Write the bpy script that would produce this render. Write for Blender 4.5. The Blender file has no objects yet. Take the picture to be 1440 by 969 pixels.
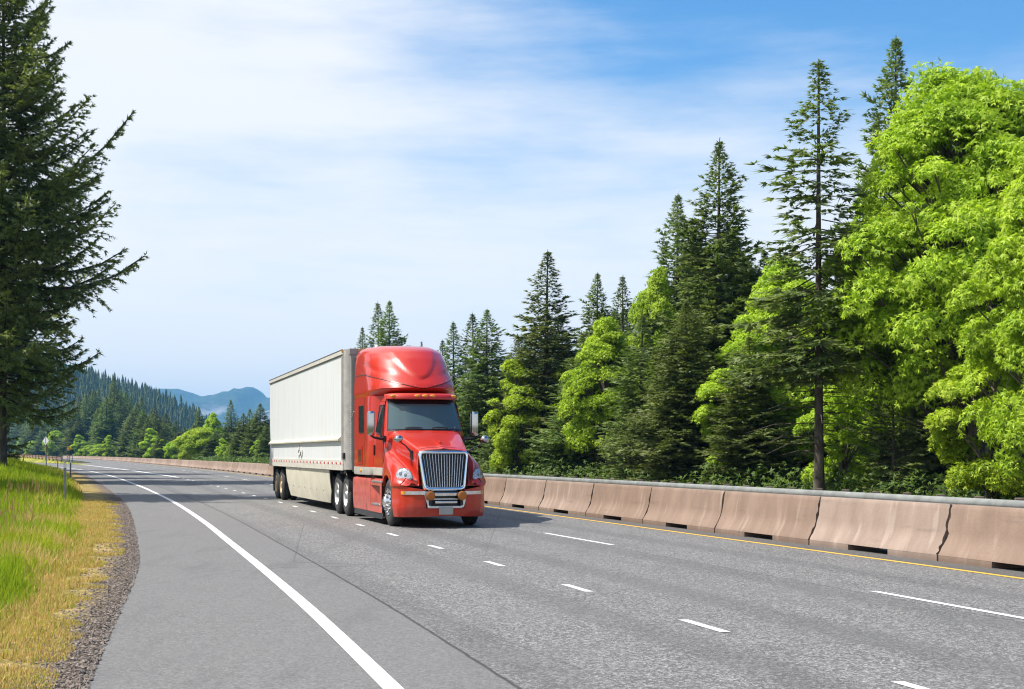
import bpy, bmesh, math, random
import numpy as np
from mathutils import Vector, Matrix

random.seed(4)
RNG = np.random.default_rng(11)
SC = bpy.context.scene
COL = SC.collection
PI = math.pi

# ------------------------------------------------------------------ helpers
def link(o, parent=None):
    COL.objects.link(o)
    if parent is not None:
        o.parent = parent
    return o

def tag(o, label=None, cat=None, group=None, kind=None):
    if label: o["label"] = label
    if cat: o["category"] = cat
    if group: o["group"] = group
    if kind: o["kind"] = kind
    return o

def empty(name, loc=(0, 0, 0), rz=0.0):
    o = bpy.data.objects.new(name, None)
    o.empty_display_size = .2
    o.location = loc
    o.rotation_euler = (0, 0, rz)
    return link(o)

def copy_tree(o, parent=None):
    c = o.copy()
    COL.objects.link(c)
    if parent is not None:
        c.parent = parent
    for ch in o.children:
        copy_tree(ch, c)
    return c

class MB:
    """collects shapes of ONE mesh"""
    def __init__(s):
        s.V, s.F, s.M = [], [], []
        s.mi = 0
    def add(s, vs, fs):
        b = len(s.V)
        s.V.extend([tuple(v) for v in vs])
        for f in fs:
            s.F.append(tuple(b + i for i in f)); s.M.append(s.mi)
        return s
    def box(s, a, b):
        (x0, y0, z0), (x1, y1, z1) = a, b
        return s.add([(x0,y0,z0),(x1,y0,z0),(x1,y1,z0),(x0,y1,z0),(x0,y0,z1),(x1,y0,z1),(x1,y1,z1),(x0,y1,z1)],
                     [(0,3,2,1),(4,5,6,7),(0,1,5,4),(1,2,6,5),(2,3,7,6),(3,0,4,7)])
    def tube(s, pts, r, n=8, caps=True):
        pts = [Vector(p) for p in pts]
        rs = r if hasattr(r, '__len__') else [r] * len(pts)
        vs, fs = [], []
        ref = Vector((0, 0, 1))
        for i, p in enumerate(pts):
            d = (pts[min(i+1, len(pts)-1)] - pts[max(i-1, 0)]).normalized()
            rr = ref if abs(d.dot(ref)) < .95 else Vector((1, 0, 0))
            a = d.cross(rr).normalized(); b = d.cross(a).normalized()
            for k in range(n):
                t = 2*PI*k/n
                vs.append(p + (a*math.cos(t) + b*math.sin(t)) * rs[i])
        for i in range(len(pts)-1):
            for k in range(n):
                fs.append((i*n+k, i*n+(k+1) % n, (i+1)*n+(k+1) % n, (i+1)*n+k))
        if caps:
            fs.append(tuple(range(n))[::-1]); fs.append(tuple((len(pts)-1)*n+k for k in range(n)))
        return s.add(vs, fs)
    def lathe(s, prof, c, axis, n=32, cap=False):
        """prof: (distance along axis, radius)"""
        c = Vector(c); d = Vector(axis).normalized()
        a = d.orthogonal().normalized(); b = d.cross(a)
        vs, fs = [], []
        for (t, r) in prof:
            for k in range(n):
                q = 2*PI*k/n
                vs.append(c + d*t + (a*math.cos(q) + b*math.sin(q))*r)
        m = len(prof)
        for i in range(m-1):
            for k in range(n):
                fs.append((i*n+k, i*n+(k+1) % n, (i+1)*n+(k+1) % n, (i+1)*n+k))
        if cap:
            fs.append(tuple(range(n))[::-1]); fs.append(tuple((m-1)*n+k for k in range(n)))
        return s.add(vs, fs)
    def grid(s, P, close=False, skip=None):
        R, Cn = len(P), len(P[0])
        vs = [p for row in P for p in row]
        fs = []
        for i in range(R-1):
            for j in range(Cn if close else Cn-1):
                if skip and skip(i, j): continue
                fs.append((i*Cn+j, i*Cn+(j+1) % Cn, (i+1)*Cn+(j+1) % Cn, (i+1)*Cn+j))
        return s.add(vs, fs)
    def prism(s, poly, off):
        """closed polygon (3D points) extruded by off"""
        n = len(poly); off = Vector(off)
        vs = [Vector(p) for p in poly] + [Vector(p)+off for p in poly]
        fs = [tuple(range(n))[::-1], tuple(range(n, 2*n))]
        fs += [(k, (k+1) % n, n+(k+1) % n, n+k) for k in range(n)]
        return s.add(vs, fs)
    def build(s, name, mat, parent=None, smooth=None, bev=0, seg=2, sub=0):
        me = bpy.data.meshes.new(name)
        me.from_pydata([tuple(v) for v in s.V], [], s.F)
        for m in (mat if isinstance(mat, (list, tuple)) else [mat]):
            me.materials.append(m)
        if isinstance(mat, (list, tuple)):
            me.polygons.foreach_set('material_index', s.M)
        bm = bmesh.new(); bm.from_mesh(me)
        bmesh.ops.recalc_face_normals(bm, faces=bm.faces)
        bm.to_mesh(me); bm.free()
        o = bpy.data.objects.new(name, me)
        link(o, parent)
        if bev:
            m = o.modifiers.new('bevel', 'BEVEL'); m.width = bev; m.segments = seg
            m.limit_method = 'ANGLE'; m.angle_limit = math.radians(40)
        if sub:
            m = o.modifiers.new('sub', 'SUBSURF'); m.levels = sub; m.render_levels = sub
        if smooth is not None:
            shade(me, smooth)
        elif bev:
            shade(me, 35)
        return o

def shade(me, ang):
    me.polygons.foreach_set('use_smooth', [True]*len(me.polygons))
    try:
        me.set_sharp_from_angle(angle=math.radians(ang))
    except Exception:
        pass

def tri_mesh(name, V, T, mat, parent=None, smooth=False, attr=None):
    """big triangle mesh from arrays"""
    me = bpy.data.meshes.new(name)
    V = np.asarray(V, np.float32); T = np.asarray(T, np.int32)
    me.vertices.add(len(V)); me.vertices.foreach_set('co', V.ravel())
    k = T.shape[1]
    me.loops.add(T.size); me.loops.foreach_set('vertex_index', T.ravel())
    me.polygons.add(len(T))
    me.polygons.foreach_set('loop_start', np.arange(0, T.size, k, dtype=np.int32))
    try:
        me.polygons.foreach_set('loop_total', np.full(len(T), k, np.int32))
    except Exception:
        pass
    if attr is not None:
        for nm, arr in attr.items():
            a = me.attributes.new(nm, 'FLOAT', 'POINT'); a.data.foreach_set('value', np.asarray(arr, np.float32))
    me.polygons.foreach_set('use_smooth', np.full(len(T), smooth, bool))
    me.materials.append(mat)
    me.update(calc_edges=True)
    me.validate()
    if name is None: return me
    o = bpy.data.objects.new(name, me)
    return link(o, parent)

# ------------------------------------------------------------------ node material helpers
class NT:
    def __init__(s, m):
        s.t = m.node_tree; s.n = s.t.nodes; s.l = s.t.links
        s.n.clear()
        s.out = s.n.new('ShaderNodeOutputMaterial')
    def new(s, ty, **kw):
        nd = s.n.new(ty)
        for k, v in kw.items():
            if k == 'ins':
                for a, b in v.items():
                    s.put(nd.inputs[a], b)
            else:
                setattr(nd, k, v)
        return nd
    def put(s, sock, v):
        if hasattr(v, 'is_output') or isinstance(v, bpy.types.NodeSocket):
            s.l.new(v, sock)
        else:
            sock.default_value = v
    def math(s, op, a, b=0.0, c=0.0, clamp=False):
        nd = s.n.new('ShaderNodeMath'); nd.operation = op; nd.use_clamp = clamp
        s.put(nd.inputs[0], a); s.put(nd.inputs[1], b)
        if op in ('MULTIPLY_ADD', 'COMPARE', 'SMOOTH_MIN'): s.put(nd.inputs[2], c)
        return nd.outputs[0]
    def mix(s, f, a, b, ty='MIX'):
        nd = s.n.new('ShaderNodeMix'); nd.data_type = 'RGBA'; nd.blend_type = ty
        s.put(nd.inputs[0], f); s.put(nd.inputs[6], a); s.put(nd.inputs[7], b)
        return nd.outputs[2]
    def noise(s, vec, scale, detail=4, rough=.55):
        nd = s.n.new('ShaderNodeTexNoise'); nd.inputs['Scale'].default_value = scale
        nd.inputs['Detail'].default_value = detail; nd.inputs['Roughness'].default_value = rough
        if vec is not None: s.l.new(vec, nd.inputs['Vector'])
        return nd.outputs[0]
    def ramp(s, f, lo, hi):
        nd = s.n.new('ShaderNodeMapRange'); nd.interpolation_type = 'SMOOTHSTEP'
        s.put(nd.inputs[0], f); nd.inputs[1].default_value = lo; nd.inputs[2].default_value = hi
        return nd.outputs[0]
    def obj(s):
        return s.n.new('ShaderNodeTexCoord').outputs['Object']
    def mapping(s, vec, scale=(1, 1, 1), loc=(0, 0, 0), rot=(0, 0, 0)):
        nd = s.n.new('ShaderNodeMapping'); s.l.new(vec, nd.inputs[0])
        nd.inputs['Scale'].default_value = scale; nd.inputs['Location'].default_value = loc; nd.inputs['Rotation'].default_value = rot
        return nd.outputs[0]
    def bump(s, h, strength=.3, dist=.02):
        nd = s.n.new('ShaderNodeBump'); nd.inputs['Strength'].default_value = strength; nd.inputs['Distance'].default_value = dist
        s.l.new(h, nd.inputs['Height'])
        return nd.outputs[0]
    def pbr(s, col, rough=.6, metal=0.0, normal=None, coat=0.0, spec=.5, coat_rough=.03):
        p = s.n.new('ShaderNodeBsdfPrincipled')
        s.put(p.inputs['Base Color'], col); s.put(p.inputs['Roughness'], rough); s.put(p.inputs['Metallic'], metal)
        p.inputs['Coat Weight'].default_value = coat
        p.inputs['Coat Roughness'].default_value = coat_rough
        p.inputs['Specular IOR Level'].default_value = spec
        if normal is not None: s.l.new(normal, p.inputs['Normal'])
        s.l.new(p.outputs[0], s.out.inputs['Surface'])
        return p

def newmat(name):
    m = bpy.data.materials.new(name); m.use_nodes = True
    return m, NT(m)

def rgb(r, g, b): return (r, g, b, 1.0)

def plain(name, col, rough=.5, metal=0.0, coat=0.0, var=.12, vscale=6.0, spec=.5, bump=0.0):
    """simple surface with a little soiling variation"""
    m, t = newmat(name)
    c = t.obj()
    nz = t.noise(c, vscale, 5, .6)
    dark = tuple(x*(1-var) for x in col[:3]) + (1,)
    lite = tuple(min(1, x*(1+var)) for x in col[:3]) + (1,)
    cc = t.mix(t.ramp(nz, .3, .7), dark, lite)
    rr = t.math('MULTIPLY_ADD', nz, .15, rough-.075)
    nm = t.bump(t.noise(c, vscale*12, 3), bump, .01) if bump else None
    t.pbr(cc, rr, metal, nm, coat, spec)
    return m

M = {}
# paint
m, t = newmat('red_paint')
c = t.obj()
dirt = t.noise(c, 3.0, 6, .65)
zc = t.n.new('ShaderNodeSeparateXYZ'); t.l.new(c, zc.inputs[0])
low = t.math('SUBTRACT', 1.0, t.ramp(zc.outputs[2], .2, 1.25))
grime = t.math('MULTIPLY', t.math('MULTIPLY', low, t.ramp(dirt, .35, .75)), .45)
col = t.mix(grime, rgb(.47, .019, .004), rgb(.30, .10, .07))
t.pbr(col, t.math('MULTIPLY_ADD', grime, .5, .36), 0, None, .75, .35, .03)
M['red'] = m
M['red_dusty'] = plain('dusty_red_paint', rgb(.42, .075, .055), .45, var=.25, vscale=5, coat=.25)
M['chrome'] = plain('chrome', rgb(.80, .80, .80), .12, 1.0, var=.05)
M['bar'] = plain('grille_bar_chrome', rgb(.74, .75, .77), .16, 1.0, var=.1)
M['alu'] = plain('brushed_aluminium', rgb(.62, .62, .60), .35, 1.0, var=.12, vscale=14)
M['black'] = plain('black_plastic', rgb(.018, .018, .02), .45, var=.2)
M['blackgloss'] = plain('black_gap', rgb(.006, .006, .007), .3, var=.1)
M['frame'] = plain('dark_chassis', rgb(.02, .02, .021), .7, var=.4)
M['greyband'] = plain('pale_grey_paint', rgb(.42, .40, .35), .45, var=.12, coat=.2)
M['amber'] = plain('amber_lens', rgb(.75, .28, .01), .2, var=.1, coat=.6)
M['ambercover'] = plain('amber_lamp_cover', rgb(.42, .125, .012), .45, var=.1)
M['plate'] = plain('blank_plate', rgb(.36, .35, .32), .5, var=.05)
M['lens'] = plain('headlamp_lens', rgb(.36, .39, .43), .08, var=.45, vscale=30, coat=1.0)
M['lamp_dark'] = plain('headlamp_projector', rgb(.13, .15, .18), .1, var=.1, coat=1.0)
m, t = newmat('tyre_rubber')
c = t.obj()
nz = t.noise(c, 9, 5)
t.pbr(t.mix(nz, rgb(.018, .018, .018), rgb(.05, .048, .045)), .75, 0, t.bump(t.noise(c, 60, 2), .25, .01))
M['tyre'] = m
m, t = newmat('dark_window_glass')
nz = t.noise(t.obj(), 1.2, 3)
t.pbr(t.mix(nz, rgb(.012, .02, .024), rgb(.03, .045, .05)), .04, 0, None, 0, .6)
M['glass'] = m
m, t = newmat('windscreen_glass')
nz = t.noise(t.obj(), 1.0, 3)
t.pbr(t.mix(nz, rgb(.055, .095, .105), rgb(.08, .125, .138)), .06, 0, None, 0, .6)
M['screen'] = m
# trailer skin: panels with rivet rows, soft vertical streaks of dirt
m, t = newmat('trailer_white_skin')
c = t.obj()
s = t.n.new('ShaderNodeSeparateXYZ'); t.l.new(c, s.inputs[0])
fx = t.math('FRACT', t.math('MULTIPLY', s.outputs[0], 1/.42)); fz = t.math('FRACT', t.math('MULTIPLY', s.outputs[2], 1/.11))
dx = t.math('MULTIPLY', t.math('SUBTRACT', fx, .5), .42); dz = t.math('MULTIPLY', t.math('SUBTRACT', fz, .5), .11)
rv = t.math('SQRT', t.math('ADD', t.math('MULTIPLY', dx, dx), t.math('MULTIPLY', dz, dz)))
rivet = t.math('SUBTRACT', 1.0, t.ramp(rv, .010, .020))
fp = t.math('ABSOLUTE', t.math('SUBTRACT', t.math('FRACT', t.math('MULTIPLY', s.outputs[0], 1/1.26)), .5))
seam = t.math('SUBTRACT', 1.0, t.ramp(fp, .004, .012))
st = t.noise(t.mapping(c, (2.2, 1, .22)), 3.0, 6, .65)
st2 = t.noise(t.mapping(c, (.5, 1, .5)), 1.0, 4, .6)
col = t.mix(t.ramp(st, .42, .8), rgb(.61, .625, .63), rgb(.53, .54, .535))
col = t.mix(t.math('MULTIPLY', t.ramp(st2, .5, .75), .35), col, rgb(.58, .52, .42))
col = t.mix(t.math('MULTIPLY', rivet, .5), col, rgb(.5, .5, .47))
col = t.mix(t.math('MULTIPLY', seam, .5), col, rgb(.36, .36, .34))
t.pbr(col, .42, 0, t.bump(t.math('ADD', rivet, t.math('MULTIPLY', t.noise(c, .9, 2), .6)), .15, .01), 0, .4)
M['skin'] = m
M['nose'] = plain('trailer_front_skin', rgb(.33, .315, .29), .5, var=.14)  # front face turned from the sun: its shade is put into this darker colour
M['post'] = plain('trailer_corner_post', rgb(.25, .232, .205), .45, var=.12)  # shade on the rounded nose corner is painted in with a darker base
M['rail'] = plain('trailer_rail', rgb(.52, .49, .43), .42, var=.14, vscale=10)
M['skirt'] = plain('cream_skirt', rgb(.56, .52, .41), .45, var=.08, vscale=2)
M['redtape'] = plain('red_reflector', rgb(.45, .03, .03), .4, var=.1)
M['whitetape'] = plain('white_reflector', rgb(.75, .74, .72), .4, var=.1)
M['mark'] = plain('grey_mark', rgb(.36, .35, .34), .6, var=.2)
M['tanrim'] = plain('tan_steel_rim', rgb(.45, .33, .18), .55, var=.2)
M['mirror'] = plain('mirror_chrome', rgb(.50, .50, .50), .10, 1.0, var=.03)
# ------------------------------------------------------------------ the truck (local frame: x forward, y to the truck's left, z up)
TL = (-2.968, 34.814, 0.0)
TROT = math.atan2(-.9598, .2807)

def crom(P, n):
    """Catmull-Rom through the rows of P, n samples per span"""
    P = np.asarray(P, float)
    Q = np.vstack([2*P[0]-P[1], P, 2*P[-1]-P[-2]])
    out = []
    for i in range(1, len(Q)-2):
        for k in range(n):
            x = k/n
            a, b, c_, d = Q[i-1], Q[i], Q[i+1], Q[i+2]
            out.append(.5*((2*b)+(-a+c_)*x+(2*a-5*b+4*c_-d)*x*x+(-a+3*b-3*c_+d)*x**3))
    out.append(P[-1])
    return np.array(out)

def wheel_mesh(side, dual, rimmat, root, hub, name='wheel', w=.26):
    """side -1 = the truck's right; hub=(u, v_outer, z)"""
    wh = empty(name); wh.parent = root
    u, v, z = hub
    R = .515
    ax = (0, side, 0)
    def tyre(v_out):
        p = [(-w, .30), (-w-.005, .36), (-w+.01, .45), (-w+.035, R-.012), (-w+.06, R), (-w*.66, R), (-w*.64, R-.012), (-w*.60, R-.012), (-w*.58, R),
             (-w*.42, R), (-w*.40, R-.012), (-w*.36, R-.012), (-w*.34, R), (-.06, R), (-.035, R-.012), (-.012, .45), (.004, .40), (.003, .35), (-.012, .30), (-.02, .29)]
        mb.lathe(p, (u, v_out, z), ax, 48)
    mb = MB(); tyre(v)
    if dual: tyre(v - side*(w+.05))
    mb.build('tyre', M['tyre'], wh, smooth=50)
    r = MB()
    if dual:   # deep dish
        r.lathe([(-.012, .295), (.002, .29), (-.01, .275), (-.035, .265), (-.11, .25), (-.135, .22), (-.14, .15), (-.11, .14), (-.08, .12), (-.03, .11), (.0, .09), (.01, .05), (.012, 0.001)], (u, v, z), ax, 40)
        nb, rb, tb = 10, .165, -.14
    else:
        r.lathe([(-.02, .292), (.004, .288), (-.008, .272), (-.03, .262), (-.03, .235), (.015, .20), (.03, .155), (.035, .14), (.075, .125), (.10, .11), (.115, .07), (.118, .001)], (u, v, z), ax, 40)
        nb, rb, tb = 10, .165, .026
    r.mi = 1
    for k in range(nb):
        a = 2*PI*k/nb
        r.lathe([(0, .018), (.05, .016), (.055, .001)], (u+rb*math.cos(a), v+side*tb, z+rb*math.sin(a)), ax, 8)
    r.mi = 2
    for k in range(nb):
        a = 2*PI*(k+.5)/nb
        rr = .225 if not dual else .205
        tt = .004 if not dual else -.132
        r.lathe([(0.0, .030), (.006, .028), (.007, .001)], (u+rr*math.cos(a), v+side*tt, z+rr*math.sin(a)), ax, 12)
    r.build('rim', [rimmat, M['chrome'], M['blackgloss']], wh, smooth=40)
    return wh

trac = empty('truck_tractor', TL, TROT)
tag(trac, 'red conventional semi truck tractor with sleeper and tall roof fairing, chrome grille in front', 'truck')

# ---- cab
CZ = np.array([1.05, 1.5, 2.0, 2.35, 2.72, 2.80, 2.86])
CW = np.array([.90, .905, .89, .84, .785, .765, .70])
CU = np.array([3.85, 3.84, 3.80, 3.62, 3.43, 3.38, 3.28])
CS = np.array([.20, .22, .25, .23, .21, .20, .20])
def cabp(z): return (np.interp(z, CZ, CW), np.interp(z, CZ, CU), np.interp(z, CZ, CS))
def front_pt(x, z, off=0.0):
    """x in -1..1 across the cab front"""
    W, uc, sg = cabp(z)
    ax = abs(x)
    u = uc + sg*(1-ax*ax) - .13*ax**10
    return Vector((u+off, W*x, z + off*.4))
rows = []
for z in list(np.linspace(1.05, 2.0, 5)) + list(np.linspace(2.05, 2.86, 12)):
    W, uc, sg = cabp(z)
    row = [(2.05, -W, z), (2.6, -W, z), (3.2, -W, z)] + [tuple(front_pt(x, z)) for x in np.linspace(-1, 1, 33)] + [(3.2, W, z), (2.6, W, z), (2.05, W, z)]
    rows.append(row)
mb = MB(); mb.grid(rows, close=True)
n = len(rows[0]); b = (len(rows)-1)*n
mb.F.append(tuple(b+k for k in range(n))); mb.M.append(0)
cab = mb.build('cab', M['red'], trac, smooth=40)
# windscreen with black surround and shaded top band
def screen_patch(name, x0, x1, z0, z1, off, mat, parent, nx=24, nz=8, rad=0.0):
    P = []
    for z in np.linspace(z0, z1, nz):
        e = 0
        P.append([front_pt(x, z, off) for x in np.linspace(x0(z), x1(z), nx)])
    back = [[p - Vector((.01, 0, .004)) for p in r] for r in P]
    mb = MB(); mb.grid(P); mb.grid(back)
    return mb.build(name, mat, parent, smooth=40)
fr = screen_patch('windscreen_surround', lambda z: -.955, lambda z: .955, 2.03, 2.745, .006, M['blackgloss'], trac)
ws = screen_patch('windscreen', lambda z: -.925, lambda z: .925, 2.07, 2.715, .012, M['screen'], trac)
screen_patch('tint_band', lambda z: -.90+.10*(z < 2.66), lambda z: .90-.10*(z < 2.66), 2.625, 2.712, .015, M['blackgloss'], ws, nz=5)
for s0 in (-.55, .12):
    w = MB()
    pts = [front_pt(s0+.42*k/6, 2.085+.02*math.sin(k/6*PI), .03) for k in range(7)]
    w.tube(pts, .012, 6)
    w.build('wiper', M['black'], ws)
# sun visor over the windscreen
def vis(x, z, out):
    p = front_pt(x, 2.74); return (p.x + out, p.y*1.035, z)
P = []
prof = [(-.02, 2.735), (.16, 2.725), (.20, 2.735), (.205, 2.76), (.17, 2.83), (.10, 2.865), (-.05, 2.875)]
for x in np.linspace(-1, 1, 33):
    e = 1-.25*abs(x)**8
    P.append([vis(x, 2.79+(z-2.79)*e, o*e) for (o, z) in prof])
mb = MB(); mb.grid(P, close=True)
k = len(prof); mb.F += [tuple(range(k))[::-1], tuple(32*k+i for i in range(k))]; mb.M += [0, 0]
visor = mb.build('sun_visor', M['red'], trac, smooth=50)
for x in (-.83, -.21, 0, .21, .83):
    p = front_pt(x, 2.74)
    l = MB()
    l.lathe([(0, .05), (.015, .046), (.028, .03), (.032, .002)], (0, 0, 0), (0, 0, 1), 14)
    V = [Vector(v) for v in l.V]
    mt = Matrix.Translation((p.x+.165, p.y*1.03, 2.80)) @ Matrix.Rotation(math.radians(58), 4, 'Y') @ Matrix.Diagonal((.8, 1.5, 1.3, 1))
    l.V = [tuple(mt @ v) for v in V]
    l.build('marker_light', M['amber'], visor, smooth=60)

def side_poly(s, pts, off, thick=.008):
    """polygon on the cab side, pts (u, z)"""
    a = [(u, s*(np.interp(z, CZ, CW)+off), z) for (u, z) in pts]
    return a
for s in (-1, 1):
    door = MB()
    dp = [(2.62, 1.08), (3.76, 1.08), (3.74, 1.9), (3.40, 2.68), (2.70, 2.72), (2.62, 2.66)]
    # door skin, a few mm proud, cut from the cab side in strips so it follows the flank
    P = []
    for z in np.linspace(1.10, 2.70, 14):
        u1 = 3.66 if z < 1.9 else 3.66-(z-1.9)*.42
        P.append([(u, s*(np.interp(z, CZ, CW)+.012), z) for u in (2.62, 2.95, 3.3, u1)])
    door.grid(P)
    rim = [P[0][0]] + [r[0] for r in P] + P[-1] + [r[-1] for r in P[::-1]] + P[0][::-1]
    d = door.build('door', M['red'], trac, smooth=40)
    g = MB(); g.tube([(p[0], p[1]-s*.004, p[2]) for p in [r[0] for r in P] + list(P[-1][1:]) + [r[-1] for r in P[::-1]][1:] + list(P[0][::-1][1:])], .007, 5)
    g.build('door_seal', M['blackgloss'], d)
    wp = [(2.86, 2.62), (2.84, 2.02), (3.28, 1.98), (3.40, 1.90), (3.55, 1.93), (3.33, 2.62)]
    wn = MB(); wn.prism(side_poly(s, wp, .014), (0, s*.01, 0)); win = wn.build('window', M['glass'], d, bev=.004)
    tr = MB(); q = side_poly(s, wp, .026); tr.tube(q+[q[0]], .011, 6); tr.build('window_frame', M['black'], d)
    h = MB(); h.box((2.70, min(s*.915, s*.95), 1.50), (2.76, max(s*.915, s*.95), 1.74)); h.build('handle', M['black'], d, bev=.01)

# ---- sleeper box behind the cab
def nose_outline(W, F, N, e=2.2, u0=.55, n=44, z=0, rear=.05):
    pts = [(u0, -W+rear, z), (u0+.04, -W, z)]
    for u in np.linspace(u0+.3, F-N, 5): pts.append((u, -W, z))
    for k in range(1, n):
        a = PI*k/n
        ca, sa = math.cos(a), math.sin(a)
        y = -W*math.copysign(abs(ca)**(2/e), ca); x = F-N+N*abs(sa)**(2/e)
        pts.append((x, y, z))
    for u in np.linspace(F-N, u0+.3, 5): pts.append((u, W, z))
    pts += [(u0+.04, W, z), (u0, W-.05, z)]
    return pts
SZ = [(1.06, .985, 2.95, .85), (1.3, 1.0, 3.0, .85), (2.0, 1.0, 3.0, .85), (2.6, 1.0, 2.98, .85), (2.84, .998, 2.98, .85)]
mb = MB()
R = [nose_outline(W, F, N, 2.6, z=z) for (z, W, F, N) in SZ]
mb.grid(R, close=True)
n = len(R[0]); mb.F.append(tuple(range(n))[::-1]); mb.M.append(0); mb.F.append(tuple((len(R)-1)*n+i for i in range(n))); mb.M.append(0)
slp = mb.build('sleeper', M['red'], trac, smooth=40)
for s in (-1, 1):
    w = MB(); w.prism([(1.22, s*1.003, 2.66), (1.22, s*1.003, 2.02), (1.80, s*1.003, 2.02), (1.80, s*1.003, 2.66)], (0, s*.012, 0))
    w.build('side_window', M['glass'], slp, bev=.02, seg=3)
    v = MB(); v.box((1.08, min(s*1.0, s*1.012), 1.30), (1.66, max(s*1.0, s*1.012), 1.72))
    v.mi = 1
    for k in range(7):
        z = 1.36+k*.042
        v.box((1.18, min(s*1.012, s*1.020), z), (1.56, max(s*1.012, s*1.020), z+.022))
    v.build('vent_grille', [M['red'], M['blackgloss']], slp)
    sm = MB(); sm.box((1.95, min(s*1.0, s*1.004), 1.24), (1.966, max(s*1.0, s*1.004), 2.83)); sm.build('panel_seam', M['blackgloss'], slp)
    e = MB(); e.box((.05, min(s*.90, s*.965), 1.1), (.56, max(s*.90, s*.965), 3.86)); e.build('rear_gap_panel', M['black'], slp, bev=.02)
# pale band along the bottom
mb = MB()
R = [nose_outline(W+.012, F+.012, N, 2.6, z=z) for (z, W, F, N) in [(1.055, .985, 2.95, .85), (1.09, .998, 3.0, .85), (1.235, 1.0, 3.0, .85)]]
mb.grid(R, close=True)
n = len(R[0]); mb.F.append(tuple(2*n+i for i in range(n))); mb.M.append(0)
band = mb.build('lower_band', M['greyband'], slp, smooth=40)
for s in (-1, 1):
    l = MB(); l.lathe([(0, .05), (.012, .046), (.025, .02), (.026, .001)], (1.55, s*1.012, 1.15), (0, s, 0), 14); l.build('marker_light', M['amber'], band, smooth=60)
    g = MB(); g.box((2.3, min(s*.88, s*.925), 1.06), (3.62, max(s*.88, s*.925), 1.23)); g.build('cab_band', M['greyband'], band, bev=.01)

# ---- roof fairing: stacked plan outlines
FZ = np.array([2.80, 2.86, 2.90, 2.95, 3.00, 3.08, 3.24, 3.45, 3.68, 3.86, 3.96, 4.02, 4.045, 4.055])
FW = np.array([.975, .985, .995, 1.005, 1.005, 1.00, .99, .98, .965, .945, .91, .84, .72, .4])
FF = np.array([2.95, 3.08, 3.30, 3.50, 3.56, 3.50, 3.32, 3.10, 2.84, 2.58, 2.30, 1.95, 1.6, 1.2])
FN = np.array([.80, .95, 1.15, 1.35, 1.40, 1.40, 1.44, 1.48, 1.50, 1.50, 1.45, 1.25, .9, .5])
def fair_row(z, n=60):
    W = np.interp(z, FZ, FW); F = np.interp(z, FZ, FF); N = np.interp(z, FZ, FN)
    u0 = .52 + .25*max(0, (z-3.85)/.2)**2
    pts = nose_outline(W, F, N, 2.25, u0=u0, n=n, z=z, rear=.06)
    return pts
zs = list(np.linspace(2.80, 3.10, 13)) + list(np.linspace(3.13, 3.86, 24)) + [3.90, 3.94, 3.97, 4.0, 4.02, 4.035, 4.047, 4.055]
R = []
for z in zs:
    row = []
    for (x, y, zz) in fair_row(z):
        dz = 0
        # raised tongue running up the middle of the nose
        if zz > 3.2:
            wid = .60*math.sqrt(max(0, (zz-3.22)/.80))
            d = (wid-abs(y))/.045
            k = min(1, max(0, d*.5+.5)); k = k*k*(3-2*k)
            if x > 1.0: x += .035*k*min(1, (4.06-zz)/.2+.2); dz = .012*k
        # side flute sweeping back from the nose
        if abs(y) > .3 and x > 1.3:
            zc_ = 3.62-.20*(x-1.5)
            g = math.exp(-((zz-zc_)/.05)**2)*min(1, (x-1.3)/.5)
            y *= 1-.022*g
            zc_ = 3.02
        row.append((x, y, zz+dz))
    R.append(row)
mb = MB(); mb.grid(R, close=True)
n = len(R[0]); mb.F.append(tuple((len(R)-1)*n+i for i in range(n))); mb.M.append(0)
mb.F.append(tuple(range(n))[::-1]); mb.M.append(0)
fair_mb = mb
# dark joint dipping to a V over the windscreen
def fair_at(z, t):
    r = fair_row(z); i = t*(len(r)-1); a = int(min(i, len(r)-2)); f_ = i-a
    p = Vector(r[a]).lerp(Vector(r[a+1]), f_); return p
pts = []
for k in range(121):
    t_ = k/120; q = 1-abs(t_-.5)*2
    z = 3.37-.40*(max(0, q-.12)/.88)**1.15
    p = fair_at(z, t_); o = Vector((p.x-1.6, p.y*1.6, 0)).normalized()*.004
    if p.x > .6: pts.append(p+o)
fair_mb.mi = 1; fair_mb.tube(pts, .009, 5)
rv = fair_mb; rv.mi = 2
for k in range(6, 115, 6):
    p = pts[min(k, len(pts)-1)] + Vector((0, 0, .035))
    rv.lathe([(-.006, .011), (.006, .009), (.009, .001)], p, Vector((p.x-1.6, p.y*1.6, .1)), 6)
fairing = fair_mb.build('roof_fairing', [M['red'], M['blackgloss'], M['chrome']], trac, smooth=42)
a = MB(); a.lathe([(-.03, .055), (.05, .05), (.08, .03), (.085, .001)], (1.05, -.55, 4.03), (0, 0, 1), 14)
a.build('roof_antenna', M['whitetape'], fairing, smooth=60)

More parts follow.
